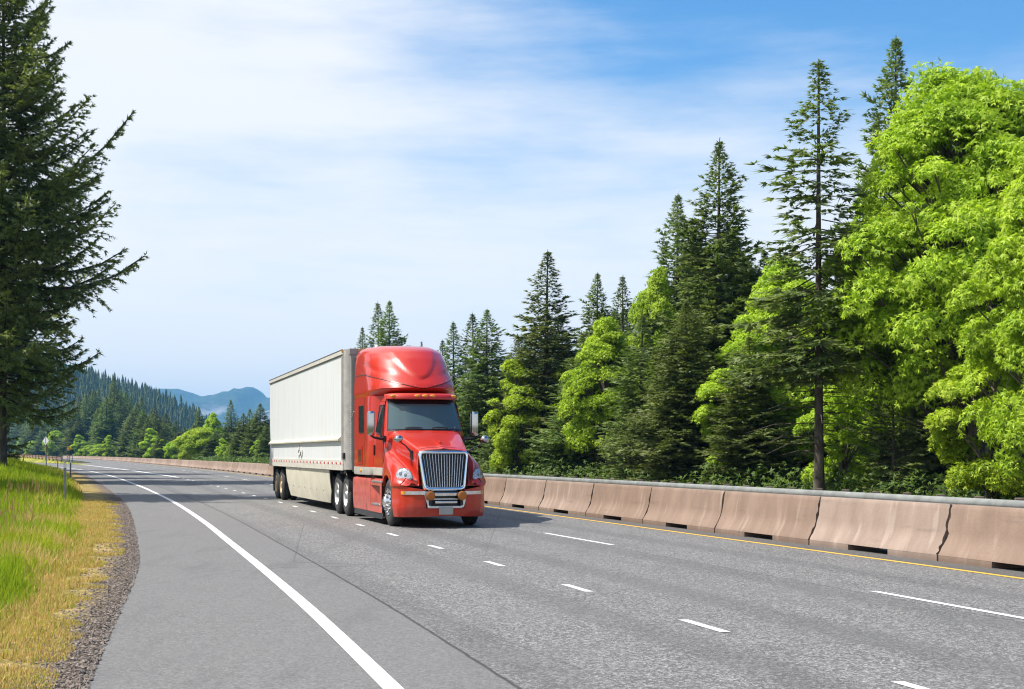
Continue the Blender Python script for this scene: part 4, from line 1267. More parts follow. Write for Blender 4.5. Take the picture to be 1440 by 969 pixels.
# ------------------------------------------------------------------ foliage materials
def leaf_mat(name, c0, c1, tip, trans, tcol, tiplo=.72, objvar=.25, huev=.03):
    m, t = newmat(name)
    gi = t.n.new('ShaderNodeNewGeometry'); oi = t.n.new('ShaderNodeObjectInfo')
    c = t.obj()
    r = gi.outputs['Random Per Island']
    cc = t.mix(r, c0, c1)
    big = t.noise(c, .55, 3)
    cc = t.mix(t.math('MULTIPLY', t.ramp(big, .4, .65), .45), cc, tip)
    cc = t.mix(t.math('MULTIPLY', t.ramp(r, tiplo, 1.0), .8), cc, tip)
    hs = t.n.new('ShaderNodeHueSaturation')
    t.l.new(cc, hs.inputs['Color'])
    t.l.new(t.math('MULTIPLY_ADD', oi.outputs['Random'], huev, .5-huev/2), hs.inputs['Hue'])
    t.l.new(t.math('MULTIPLY_ADD', oi.outputs['Random'], objvar*2, 1-objvar), hs.inputs['Value'])
    df = t.n.new('ShaderNodeBsdfPrincipled'); df.inputs['Roughness'].default_value = .55; df.inputs['Specular IOR Level'].default_value = .25
    t.l.new(hs.outputs[0], df.inputs['Base Color'])
    tr = t.n.new('ShaderNodeBsdfTranslucent')
    tc = t.mix(1.0, hs.outputs[0], tcol, 'MULTIPLY')
    t.l.new(tc, tr.inputs[0])
    ms = t.n.new('ShaderNodeMixShader'); ms.inputs[0].default_value = trans
    t.l.new(df.outputs[0], ms.inputs[1]); t.l.new(tr.outputs[0], ms.inputs[2]); t.l.new(ms.outputs[0], t.out.inputs[0])
    return m
M['needle'] = leaf_mat('conifer_needles', rgb(.10, .152, .05), rgb(.17, .225, .07), rgb(.32, .37, .11), .32, rgb(1.2, 1.3, .7))
M['needle_d'] = leaf_mat('dark_conifer_needles', rgb(.09, .138, .048), rgb(.15, .20, .066), rgb(.29, .335, .10), .3, rgb(1.2, 1.3, .7), .8)
M['maple'] = leaf_mat('maple_leaves', rgb(.17, .29, .015), rgb(.43, .58, .035), rgb(.60, .72, .07), .38, rgb(1.15, 1.25, .55), .8, .09, .014)
M['needle_big'] = leaf_mat('shaggy_fir_needles', rgb(.12, .15, .05), rgb(.18, .21, .065), rgb(.33, .34, .11), .3, rgb(1.2, 1.3, .7))
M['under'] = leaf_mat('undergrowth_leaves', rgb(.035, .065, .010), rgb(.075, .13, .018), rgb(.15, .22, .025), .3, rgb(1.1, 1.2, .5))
m, t = newmat('conifer_bark')
c = t.obj(); nz = t.noise(t.mapping(c, (1, 1, .2)), 7, 5, .65)
t.pbr(t.mix(t.ramp(nz, .3, .7), rgb(.045, .035, .027), rgb(.15, .125, .10)), .9, 0, t.bump(nz, .8, .04), 0, .2)
M['bark'] = m
m, t = newmat('maple_bark')
c = t.obj(); nz = t.noise(t.mapping(c, (1, 1, .3)), 5, 5, .65)
t.pbr(t.mix(t.ramp(nz, .3, .7), rgb(.06, .05, .04), rgb(.19, .165, .13)), .9, 0, t.bump(nz, .6, .03), 0, .2)
M['mbark'] = m

def nrmz(a): return a/np.maximum(1e-9, np.linalg.norm(a, axis=-1, keepdims=True))

def sprays(P, D, Ln, r, width=.16, fan=5, spread=46):
    """needle sprays: a fan of slim triangles each"""
    n = len(P)
    D = nrmz(D)
    up = np.tile([0, 0, 1.0], (n, 1)) + r.normal(0, .55, (n, 3))
    S = nrmz(np.cross(D, up)); U = np.cross(S, D)
    angs = np.radians(np.linspace(-spread, spread, fan)); lens = 1-.42*np.abs(np.linspace(-1, 1, fan))**1.3
    V = np.empty((n, fan, 3, 3), np.float32)
    for k in range(fan):
        a = angs[k]+r.normal(0, .13, n); l_ = Ln*lens[k]*(.8+.4*r.random(n))
        dk = D*np.cos(a)[:, None]+S*np.sin(a)[:, None]+U*r.normal(-.05, .16, (n, 1))
        pk = S*np.cos(a)[:, None]-D*np.sin(a)[:, None]
        w = (Ln*width)[:, None]*.5
        V[:, k, 0] = P-pk*w; V[:, k, 1] = P+pk*w; V[:, k, 2] = P+dk*l_[:, None]
    V = V.reshape(-1, 3)
    return V, np.arange(len(V), dtype=np.int32).reshape(-1, 3)

def conifer_parts(seed, H, prof, cb, nb, step=.105, slen=.31, pitch=(-14, 34), droop=.12, upturn=.16, width=.30, trunk_r=None, gap=0.0, dead=10, twig=.42, lvar=.45):
    """prof(t) -> crown radius at crown height fraction t; returns crown (V, T) and a wood MB"""
    r = np.random.default_rng(seed)
    wood = MB()
    tr_ = trunk_r or H*.0095
    bx, by = r.normal(0, .004, 2)*H
    hs_ = np.linspace(0, 1, 12)
    wood.tube([(bx*math.sin(h*3), by*math.sin(h*2.5), h*H*.995) for h in hs_], [tr_*(1.25 if h == 0 else 1)*(1-h)**.85+.012 for h in hs_], 9)
    Ps, Ds, Ls = [], [], []
    ga = r.random()*6
    for i in range(nb):
        q = (i+r.random())/nb
        t_ = 1-(1-q)**1.12
        z0 = H*(cb+(.985-cb)*t_)
        ga += 2.39996+r.normal(0, .35)
        L_ = prof(t_)*min(1, (1-t_)/.14)**.4*(1.07-lvar+lvar*r.random()**.7)
        L_ *= 1.0+.20*math.sin(ga*1.0+seed)*math.sin(z0*1.1+seed)+.20*math.sin(ga*2.3+z0*2.1+seed*2)
        if r.random() < gap: continue
        if r.random() < .08: L_ *= 1.18
        pt = math.radians(pitch[0]+(pitch[1]-pitch[0])*t_**1.4+r.normal(0, 6))
        dx, dy = math.cos(ga), math.sin(ga)
        k = max(3, int(L_/.30))
        s = np.linspace(0.06, 1, k)
        out = L_*s*math.cos(pt)
        zz_ = L_*(math.sin(pt)*s-droop*np.sin(s*PI*.75)*1.1+upturn*s**2.4)
        side_w = r.normal(0, .05)*L_*s**2
        bp = np.stack([bx*math.sin(z0/H*3)+dx*out-dy*side_w, by*math.sin(z0/H*2.5)+dy*out+dx*side_w, z0+zz_], -1)
        if L_ > .9:
            sel = list(range(0, k, max(1, k//4)))+[k-1]
            wood.tube([tuple(bp[j]) for j in sel], [.012*L_*(1-.75*j/(k-1))+.006 for j in sel], 4, False)
        slen_ = slen*(.42+.58*min(1, L_/1.3))
        tang = nrmz(np.gradient(bp, axis=0)) if k > 1 else np.array([[dx, dy, 0]])
        # the branch tip itself
        m_ = max(2, int(L_*.5/step)); ss = .55+.45*r.random(m_)
        bpt = np.stack([np.interp(ss, s, bp[:, j]) for j in range(3)], -1)
        Ps.append(bpt); Ds.append(np.stack([np.interp(ss, s, tang[:, j]) for j in range(3)], -1)+r.normal(0, .25, (m_, 3))); Ls.append(slen_*(.8+.4*r.random(m_)))
        for j in range(k):
            if s[j] < .16: continue
            for sg in (-1, 1):
                tl = (twig*L_*(1.02-s[j])**.8*min(1, s[j]*2.2)+.16)*(.65+.6*r.random())
                a = math.radians(r.uniform(42, 72))*sg
                td = np.array([tang[j, 0]*math.cos(a)-tang[j, 1]*math.sin(a), tang[j, 0]*math.sin(a)+tang[j, 1]*math.cos(a), tang[j, 2]*.6+r.normal(-.16, .12)])
                m_ = max(1, int(tl/step))
                u_ = (np.arange(m_)+.4+.6*r.random(m_))/m_*tl
                pp = bp[j]+td*u_[:, None]; pp[:, 2] -= .10*u_**2
                Ps.append(pp)
                al = r.choice([-1, 1], m_)*.5
                dd = np.stack([td[0]*np.cos(al)-td[1]*np.sin(al), td[0]*np.sin(al)+td[1]*np.cos(al), np.full(m_, td[2]-.12)], -1)+r.normal(0, .18, (m_, 3))
                Ds.append(dd); Ls.append(slen_*(.7+.5*r.random(m_)))
    # leader
    m_ = 20; zt = H*(.92+.08*r.random(m_)); 
    a = r.random(m_)*2*PI
    Ps.append(np.stack([0*zt, 0*zt, zt], -1)); Ds.append(np.stack([np.cos(a)*.8, np.sin(a)*.8, .9+0*a], -1)); Ls.append(slen*(.22+.38*(H-zt)/(.08*H)))
    for i in range(dead):      # bare dead limbs under the crown
        z0 = H*cb*(.35+.65*r.random()); a = r.random()*6.28; L_ = .5+r.random()*1.3
        wood.tube([(0, 0, z0), (math.cos(a)*L_*.6, math.sin(a)*L_*.6, z0-.05), (math.cos(a)*L_, math.sin(a)*L_, z0-.25*L_)], [.02, .012, .005], 4, False)
    P, D, Ln = np.concatenate(Ps), np.concatenate(Ds), np.concatenate(Ls)
    V, T = sprays(P, D, Ln, r, width)
    return V, T, wood

LEAF = np.array([[(0, 0), (.16, .42), (0, 1.0), (-.16, .42)],
                 [(0, 0), (.40, .22), (.74, .62), (.20, .40)],
                 [(0, 0), (-.20, .40), (-.74, .62), (-.40, .22)]])
def leaves(P, Nn, Dn, size, r):
    """three-lobed leaves: P position, Nn facing, Dn tip direction"""
    n = len(P)
    Dn = nrmz(Dn); S = nrmz(np.cross(Dn, Nn)); U = np.cross(S, Dn)
    V = np.empty((n, 3, 4, 3), np.float32)
    for k in range(3):
        for j in range(4):
            a, b_ = LEAF[k, j]
            fold = -.22*abs(a)-.16*b_*b_
            V[:, k, j] = P+(S*a+Dn*b_+U*fold)*size[:, None]
    return V.reshape(-1, 3), np.arange(n*12, dtype=np.int32).reshape(-1, 4)

def maple_parts(seed, H, R, zb, lobes, ncl, per, lsize=.20, trunks=1):
    """lobes: number of crown masses; ncl leaf tufts; per leaves in a tuft"""
    r = np.random.default_rng(seed)
    wood = MB()
    cs, rs = [], []
    for i in range(lobes):
        q = r.random()**.85
        z = zb+(H-zb)*(.06+.86*q)
        rad = R*math.sin(PI*min(.985, .22+.76*q))**.62
        a = r.random()*2*PI
        lr = R*(.055+.14*r.random()**2)*(1-.15*q)
        rr = max(0, rad-lr*.7)*(.45+.62*r.random()**.7)
        if q > .95: rr *= .4
        cs.append((math.cos(a)*rr, math.sin(a)*rr, z+r.normal(0, .05)*R)); rs.append(lr)
    cs.append((r.normal(0, .1)*R, r.normal(0, .1)*R, H-R*.14)); rs.append(R*.16)
    cs, rs = np.array(cs), np.array(rs)
    for k in range(trunks):
        ox, oy = (r.normal(0, .25, 2) if trunks > 1 else (0, 0))
        top = (ox*3+r.normal(0, .3), oy*3+r.normal(0, .3), H*.86)
        pts = [(ox+(top[0]-ox)*q+.12*math.sin(q*5+k), oy+(top[1]-oy)*q+.12*math.sin(q*4), top[2]*q) for q in np.linspace(0, 1, 9)]
        wood.tube(pts, [H*.012*(1-.85*q)*(1.3 if q == 0 else 1) for q in np.linspace(0, 1, 9)], 8)
    for c_, r_ in zip(cs, rs):
        z0 = max(zb*.55, c_[2]-np.hypot(c_[0], c_[1])*1.3-r_*.4); z0 = min(z0, c_[2]*.9)
        mid_ = (c_[0]*.45, c_[1]*.45, z0+(c_[2]-z0)*.6)
        wood.tube([(0, 0, z0), mid_, tuple(c_)], [H*.006, H*.0042, .02], 6, False)
        for _ in range(2):
            d = nrmz(r.normal(size=(1, 3)))[0]; d[2] = abs(d[2])*.8
            e = c_+d*r_*.9
            wood.tube([tuple(c_*.8+np.array(mid_)*.2), tuple(c_+d*r_*.5), tuple(e)], [.028, .018, .007], 4, False)
    # tufts on the lobes' shells
    w = rs**2/np.sum(rs**2)
    li = r.choice(len(cs), ncl, p=w)
    d = nrmz(r.normal(size=(ncl, 3))); d[:, 2] = np.where(d[:, 2] < -.45, -d[:, 2], d[:, 2])
    rad = rs[li]*(.30+1.0*r.random(ncl))
    dr_ = nrmz(cs[li]*np.array([1, 1, 0])+1e-6)
    tc = cs[li]+d*rad[:, None]*np.array([1.1, 1.1, .85])
    tc[:, 2] -= .35*np.clip(np.sum((tc-cs[li])*dr_, -1), 0, 2)
    ok = tc[:, 2] > zb*.7; tc, d = tc[ok], d[ok]; n = len(tc)
    outw = nrmz(tc-np.array([0, 0, (zb+H)*.42]))
    ax = nrmz(outw*.55+d*.4+np.array([0, 0, .45]))
    # each tuft: an umbrella of drooping leaves
    tr_ = (.22+.26*r.random(n))
    k = per
    th = r.random((n, k))*2*PI; ph = np.sqrt(r.random((n, k)))*1.25
    e1 = nrmz(np.cross(ax, np.array([.3, .2, 1.0])+r.normal(0, .1, (n, 3)))); e2 = np.cross(ax, e1)
    rad_d = e1[:, None]*np.cos(th)[..., None]+e2[:, None]*np.sin(th)[..., None]
    pos = tc[:, None]+ax[:, None]*(np.cos(ph)*tr_[:, None]*.8)[..., None]+rad_d*(np.sin(ph)*tr_[:, None]*1.25)[..., None]
    tip = rad_d*np.sin(ph)[..., None]*1.0+np.array([0, 0, -.55])*1.0+r.normal(0, .28, (n, k, 3))
    nn = ax[:, None]*np.cos(ph)[..., None]+rad_d*np.sin(ph)[..., None]*.75+r.normal(0, .62, (n, k, 3))+np.array([-0, 0, .35])
    P = pos.reshape(-1, 3); N_ = nrmz(nn.reshape(-1, 3)); Dn = tip.reshape(-1, 3)
    Dn = Dn-N_*np.sum(Dn*N_, -1, keepdims=True)*.8
    sz = lsize*(.65+.6*r.random(len(P)))
    V, Q = leaves(P, N_, Dn, sz, r)
    return V, Q, wood

PROTO = {}
def make_tree(key, name, V, T, wood, leafm, barkm, H, R):
    root = empty(name)
    wood.build('trunk', barkm, root, smooth=60)
    tri_mesh('crown', V, T, leafm, root)
    PROTO[key] = [root, H, R, False]
def place_tree(key, x, y, z, H, W, rz, label, cat, group, lean=0):
    p = PROTO[key]
    o = p[0] if not p[3] else copy_tree(p[0])
    p[3] = True
    o.location = (x, y, z); o.rotation_euler = (lean, 0, rz)
    sc_ = W/(2*p[2]); o.scale = (sc_, sc_, H/p[1])
    return tag(o, label, cat, group)
cone = lambda R, e=.80, b=.25: (lambda t_: R*((1-t_)**e)*(1-b*max(0, 1-t_*5))+.02)
specs = {
 'fir_a': (21, 16, 3.0, .07, 420, {}, 'needle'),
 'fir_b': (22, 16, 2.6, .10, 400, dict(pitch=(-26, 28), droop=.20, lvar=.6), 'needle'),
 'fir_c': (23, 17, 3.4, .04, 470, dict(pitch=(-14, 34), twig=.5, lvar=.55), 'needle'),
 'fir_d': (24, 15, 2.3, .14, 350, dict(gap=.1), 'needle_d'),
}
for k_, (sd, H, R, cb, nb, kw, mt) in specs.items():
    V, T, wd = conifer_parts(sd, H, cone(R), cb, nb, **kw)
    make_tree(k_, 'conifer_tree', V, T, wd, M[mt], M['bark'], H, R)
# the tall slim fir with a bare trunk and open crown
V, T, wd = conifer_parts(31, 17, lambda t_: (2.5*(1-t_)**.85*(.62+.38*math.sin(t_*17)**2)+.03) if t_ > .05 else 1.6, .28, 270, slen=.30, step=.10, gap=.08, pitch=(-30, 24), droop=.14, upturn=.12, dead=30, trunk_r=.10, lvar=.65, twig=.5)
make_tree('slim', 'conifer_tree', V, T, wd, M['needle'], M['bark'], 17, 2.35)
V, T, wd = conifer_parts(32, 6, cone(1.7, .7), .03, 170, slen=.24, step=.11, pitch=(-5, 40))
make_tree('young', 'conifer_tree', V, T, wd, M['needle'], M['bark'], 6, 1.7)
# the big fir at the left
hp = np.array([0, .05, .12, .22, .36, .50, .62, .75, .88, 1.0]); rp = np.array([3.4, 4.3, 5.6, 7.0, 7.0, 5.9, 4.6, 3.2, 1.6, .1])
V, T, wd = conifer_parts(41, 32, lambda t_: float(np.interp(t_, hp, rp)), .095, 440, step=.125, slen=.34, lvar=.62, pitch=(-4, 34), droop=.10, upturn=.22, width=.29, trunk_r=.24, twig=.40, dead=8)
make_tree('bigfir', 'conifer_tree', V, T, wd, M['needle_big'], M['bark'], 32, 7.6)
V, T, wd = maple_parts(61, 15.5, 5.2, 2.4, 300, 6000, 17, .20, 3)
make_tree('maple_a', 'maple_tree', V, T, wd, M['maple'], M['mbark'], 15.5, 5.2)
V, T, wd = maple_parts(62, 12, 3.6, 1.0, 140, 2900, 18, .205, 2)
make_tree('maple_b', 'maple_tree', V, T, wd, M['maple'], M['mbark'], 12, 3.6)
V, T, wd = maple_parts(63, 9, 2.6, .6, 56, 1700, 17, .20, 2)
make_tree('maple_c', 'maple_tree', V, T, wd, M['maple'], M['mbark'], 9, 2.6)

V, T, wd = maple_parts(64, 5, 2.6, .35, 60, 1500, 17, .20, 3)
make_tree('maple_bush', 'maple_tree', V, T, wd, M['maple'], M['mbark'], 5, 2.6)

def forest_z(px, off):
    s_ = (px-720)/2000
    zz_ = np.arange(20, 1100, .5)
    g = BAR(zz_)+off-s_*zz_
    i = np.argmax(g < 0) if (g < 0).any() else len(zz_)-1
    return float(zz_[i])
def put(key, px, ytop, wpx, off, label, group, z=None, ground=0.0):
    Z = z or forest_z(px, off)
    x = (px-720)*Z/2000
    H = 1.54+(638-ytop)*Z/2000-ground
    W = wpx*Z/2000*(1.25 if 'maple' not in key else 1.0)
    cat = 'tree'
    if 'maple' in key and W/H > .78: key = 'maple_bush'
    return place_tree(key, x, Z, ground-.05, H, W, random.random()*6.28, label, cat, group)
FG = 'trees of the forest edge beyond the barrier'
front = [
 ('slim', 1152, 78, 240, 15.5, 'tall slim conifer with open crown and bare dark trunk standing in front of the maples'),
 ('fir_a', 1262, 44, 215, 31, 'dark conifer whose spire tops the whole forest, rising behind the big maple'),
 ('fir_c', 1012, 192, 205, 21, 'broad dense conifer with pointed top, tallest between truck and slim bare trunked tree'),
 ('fir_a', 955, 268, 150, 27, 'conifer shouldering the broad dense conifer on its truck side'),
 ('fir_b', 770, 350, 140, 20, 'full pointed conifer standing alone above its neighbours just beyond the truck mirrors'),
 ('fir_a', 686, 432, 112, 20, 'conifer with pale dead twigs rising directly over the truck side mirror'),
 ('fir_d', 664, 438, 84, 27, 'narrow conifer close behind the one over the truck mirror'),
 ('fir_d', 637, 450, 74, 22, 'thin conifer peeking out beside the red roof fairing'),
 ('fir_d', 622, 476, 60, 29, 'small dark conifer tip touching the edge of the red roof fairing'),
 ('fir_a', 549, 420, 92, 24, 'taller of two twin conifers rising behind the tractor roof'),
 ('fir_b', 531, 423, 80, 27, 'shorter of two twin conifers rising behind the tractor roof'),
 ('fir_d', 510, 458, 50, 32, 'small conifer tip over the trailer front corner'),
 ('fir_d', 593, 478, 30, 40, 'tiny lone conifer tip just above the red roof fairing'),
 ('fir_a', 841, 380, 110, 22, 'conifer with layered boughs at the middle of the forest edge'),
 ('fir_d', 876, 385, 90, 30, 'darker conifer behind the layered one at mid forest'),
 ('fir_b', 905, 440, 120, 19, 'mid green conifer with drooping boughs over bright maple leaves'),
 ('fir_c', 1075, 350, 150, 24, 'dark flat topped conifer filling the gap before the slim tree'),
 ('fir_a', 1052, 470, 130, 18, 'lower shaded conifer at the foot of the broad dense conifer'),
 ('young', 1255, 530, 120, 17.5, 'small pale grey green conifer in the shade in front of the big maple'),
 ('fir_c', 730, 470, 120, 26, 'bushy conifer behind the small bright maple near the truck'),
 ('fir_c', 965, 420, 150, 17.5, 'wide low conifer with dark gaps standing over the barrier rail'),
 ('fir_a', 815, 500, 120, 18.5, 'slanting boughed young conifer mixed into bright maple leaves'),
 ('young', 700, 600, 70, 18, 'young conifer low behind the barrier beside the truck headlight'),
 ('young', 885, 585, 90, 16.5, 'young conifer low over the barrier under the bright maple strip'),
 ('fir_d', 1330, 330, 200, 34, 'dark shadowed conifer inside the gap between the two biggest maples'),
 ('fir_d', 1215, 330, 170, 31, 'dark shadowed conifer behind the slim bare trunk'),
 ('fir_c', 1390, 250, 200, 38, 'dark conifer filling the back behind the outermost maple'),
 ('maple_a', 1362, 92, 405, 21, 'huge bright yellow green maple with a tall domed crown'),
 ('maple_b', 1478, 215, 270, 15, 'bright maple cut off by the picture edge, drooping low over the barrier'),
 ('maple_a', 1470, 135, 200, 30, 'bright maple whose top shows behind the outermost maple'),
 ('maple_b', 1105, 365, 185, 22, 'bright maple behind the slim bare trunk, its leaves glowing on both sides'),
 ('maple_b', 922, 380, 95, 25, 'bright maple strip squeezed between dark conifers high at mid forest'),
 ('maple_b', 852, 450, 125, 19.5, 'bright maple in the middle of the forest edge leaning over the barrier'),
 ('maple_c', 726, 508, 92, 17.5, 'small bright rounded maple just beside the truck mirror'),
 ('maple_c', 1050, 470, 135, 19, 'low bright maple sprouting behind the barrier left of the slim trunk'),
 ('maple_c', 1185, 510, 120, 19, 'low bright maple sapling at the foot of the slim trunk'),
 ('maple_c', 800, 520, 90, 21, 'bright maple clump between conifers near the layered conifer'),
 ('maple_c', 1398, 455, 170, 15.5, 'low leafy maple reaching down to the guard rail near the picture edge'),
]
for a in front:
    put(a[0], a[1], a[2], a[3], a[4], a[5], FG)
sky_x = [300, 380, 500, 560, 600, 640, 690, 720, 770, 800, 840, 875, 920, 960, 1010, 1050, 1090, 1150, 1200, 1250, 1300, 1440, 1560]
sky_y = [600, 575, 480, 445, 500, 480, 455, 490, 400, 450, 410, 410, 430, 320, 260, 330, 380, 380, 330, 270, 230, 260, 250]
BK = 'trees in the depth of the forest behind the front row'
r_ = random.Random(8)
for k in range(78):
    px = 500+ (1560-500)*(k+r_.random())/78
    off = r_.uniform(24, 46)
    y_ = np.interp(px, sky_x, sky_y)+r_.uniform(14, 120)
    put(r_.choice(['fir_a', 'fir_b', 'fir_c', 'fir_d']), px, y_, r_.uniform(95, 150)*np.interp(px, [500, 1440], [.7, 1.5]), off,
        'conifer deep in the forest, mostly hidden by the front row', BK)
# background on the left, along the outside of the bend
bg = [('maple_c', 280, 603, 66, 19, 'round bright green maple standing free before the dark trees beside the trailer rear'),
      ('maple_b', 299, 581, 34, 34, 'paler green maple peeking out above the round bright maple'),
      ('maple_c', 213, 603, 30, 20, 'narrow bright maple among dark firs on the outer bend'),
      ('maple_c', 152, 590, 34, 24, 'bright maple climbing between tall firs under the wooded hill'),
      ('maple_c', 146, 625, 44, 18, 'low bright bush maple right above the far barrier'),
      ('fir_b', 324, 561, 36, 27, 'dark spired fir with drooping boughs beside the paler maple'),
      ('fir_a', 280, 571, 30, 38, 'isolated fir spire against the blue mountain'),
      ('fir_a', 343, 580, 44, 21, 'olive fir close to the trailer rear'),
      ('fir_c', 366, 566, 56, 22, 'broad fir touching the trailer rear edge'),
      ('fir_b', 352, 574, 40, 30, 'fir behind the pair at the trailer rear'),
      ('fir_c', 160, 529, 44, 34, 'highest fir of the far wood under the hill ridge'),
      ('maple_c', 78, 607, 34, 22, 'bright maple showing behind the back of the diamond sign'),
      ('maple_c', 112, 612, 22, 20, 'small bright maple behind the yellow diamond sign')]
for a in bg:
    put(a[0], a[1], a[2], a[3], a[4], a[5], 'trees on the outer bend far behind the truck')
BG2 = 'firs of the far wood behind the outer bend'
sx2 = [20, 60, 100, 130, 160, 190, 215, 240, 262, 300, 330, 380, 420, 520]; sy2 = [575, 570, 556, 545, 538, 552, 562, 580, 592, 600, 596, 582, 560, 520]
for k in range(130):
    px = 30+ (400-30)*(k+r_.random())/130
    off = r_.uniform(20, 58)
    y_ = np.interp(px, sx2, sy2)+abs(r_.gauss(0, 16))+ (0 if off > 35 else r_.uniform(4, 22))
    key = r_.choice(['fir_a', 'fir_b', 'fir_c', 'fir_d', 'fir_a', 'fir_c'])
    put(key, px, y_, r_.uniform(26, 48), off, 'dark green fir packed into the far wood behind the outer bend', BG2)
for k in range(16):
    px = 15+ (370-15)*(k+r_.random())/16
    put(r_.choice(['maple_c', 'maple_b']), px, r_.uniform(610, 628), r_.uniform(16, 34), r_.uniform(18, 24), 'small bright green leafy tree at the foot of the far wood', 'small leafy trees at the foot of the far wood')
# left side
place_tree('bigfir', -26.9, 75, ground_h(-26.9, 75)-.1, 32, 13.0, 2.9, 'huge dark fir with sweeping boughs at the picture side above the grass bank', 'tree', None)
place_tree('bigfir', -27.2, 48.6, 0, 30.5, 14.6, 2.2, 'tall fir beside the shoulder whose shadow crosses the road', 'tree', None)
place_tree('bigfir', -41, 106, .6, 30, 13, 4.0, 'fir standing right behind the huge dark fir', 'tree', None)
place_tree('fir_c', -49, 128, .2, 27, 11, 1.0, 'slimmer fir farther behind the huge dark fir along the ramp', 'tree', None)
place_tree('fir_c', -36, 88, .6, 26, 10, 3.0, 'fir half hidden at the picture side behind the huge dark fir', 'tree', None)

# undergrowth along the forest edge: leafy ground cover nobody could count
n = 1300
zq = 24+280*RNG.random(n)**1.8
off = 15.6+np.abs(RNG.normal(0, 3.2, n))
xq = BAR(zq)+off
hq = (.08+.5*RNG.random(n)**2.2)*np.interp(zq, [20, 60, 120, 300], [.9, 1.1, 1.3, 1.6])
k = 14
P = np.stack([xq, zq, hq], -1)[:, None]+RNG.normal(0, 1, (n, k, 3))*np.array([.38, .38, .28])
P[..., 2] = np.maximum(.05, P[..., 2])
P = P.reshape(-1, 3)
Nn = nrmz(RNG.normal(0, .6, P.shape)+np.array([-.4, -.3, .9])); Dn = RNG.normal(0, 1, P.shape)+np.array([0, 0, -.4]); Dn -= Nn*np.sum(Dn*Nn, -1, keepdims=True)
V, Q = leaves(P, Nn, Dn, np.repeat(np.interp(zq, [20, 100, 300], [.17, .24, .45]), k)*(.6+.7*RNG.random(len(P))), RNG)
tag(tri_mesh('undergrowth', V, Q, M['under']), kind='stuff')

# ------------------------------------------------------------------ ground, wooded hill, mountains
m, t = newmat('forest_floor')
c = t.obj(); nz = t.noise(c, .3, 6, .65); n2 = t.noise(c, 4, 5, .7)
col = t.mix(t.ramp(nz, .35, .65), rgb(.045, .05, .018), rgb(.085, .065, .04))
t.pbr(t.mix(t.math('MULTIPLY', t.ramp(n2, .4, .7), .6), col, rgb(.05, .085, .015)), .95, 0, t.bump(n2, .8, .1), 0, .2)
M['floor'] = m
mb = MB(); mb.grid([[(x, y, -.06) for x in np.linspace(-7000, 7000, 29)] for y in np.linspace(-1500, 11500, 27)])
tag(mb.build('ground', M['floor']), kind='structure')

hx = [-20, 60, 100, 125, 150, 175, 200, 225, 250, 275, 300, 330, 360]; hy = [523, 530, 537, 541, 551, 561, 568, 578, 590, 606, 622, 636, 648]
ZR = 1700
def hill_h(x, z):
    px = 720+2000*x/ZR*(ZR/1)*1.0/ZR*1.0
    px = 720+2000*(x/ZR)
    top = np.maximum(0, (650-np.interp(px, hx, hy))*ZR/2000-1.0)*np.where(px > 360, 0, 1)
    f_ = np.exp(-((z-ZR)/330.0)**2)
    return top*f_+2.5*np.sin(x*.021+z*.013)*f_*np.clip(top/30, 0, 1)
xs_ = np.linspace(-1150, -270, 90); zs_ = np.linspace(900, 2500, 60)
rows = [[(x, z, float(hill_h(x, z))-.3) for x in xs_] for z in zs_]
tag(sheet('hill', rows, M['floor']), kind='structure')
# trees on the hill: one distant wood
n = 5200
xq = -730+460*RNG.random(n); zq = 1050+700*RNG.random(n)**.8
hq = hill_h(xq, zq); ok = hq > 1.5; xq, zq, hq = xq[ok], zq[ok], hq[ok]; n = len(xq)
ht = 8+13*RNG.random(n)**1.5; rad = ht*(.15+.06*RNG.random(n))
lay, sp = 5, 7
V = np.empty((n, lay, sp, 3, 3), np.float32)
for a in range(lay):
    f0 = a/lay
    for b_ in range(sp):
        th = RNG.random(n)*.5+2*PI*b_/sp
        rr = rad*(1-f0*.88)*(.7+.5*RNG.random(n)); zt = ht*(f0+.34); zb_ = ht*(f0*.95-.02)
        w = .5
        V[:, a, b_, 0] = np.stack([xq, zq, hq+np.minimum(zt, ht)], -1)
        V[:, a, b_, 1] = np.stack([xq+np.cos(th-w)*rr, zq+np.sin(th-w)*rr, hq+zb_+RNG.random(n)*.6], -1)
        V[:, a, b_, 2] = np.stack([xq+np.cos(th+w)*rr, zq+np.sin(th+w)*rr, hq+zb_], -1)
V = V.reshape(-1, 3)
m, t = newmat('far_wood_needles')
gi = t.n.new('ShaderNodeNewGeometry'); c = t.obj()
cc = t.mix(t.ramp(t.noise(c, .012, 4), .4, .6), rgb(.045, .072, .034), rgb(.085, .115, .045))
t.pbr(t.mix(gi.outputs['Random Per Island'], cc, rgb(.13, .16, .06)), .9, 0, None, 0, .1)
tag(tri_mesh('hillside_forest', V, np.arange(len(V)).reshape(-1, 3), m), kind='stuff')

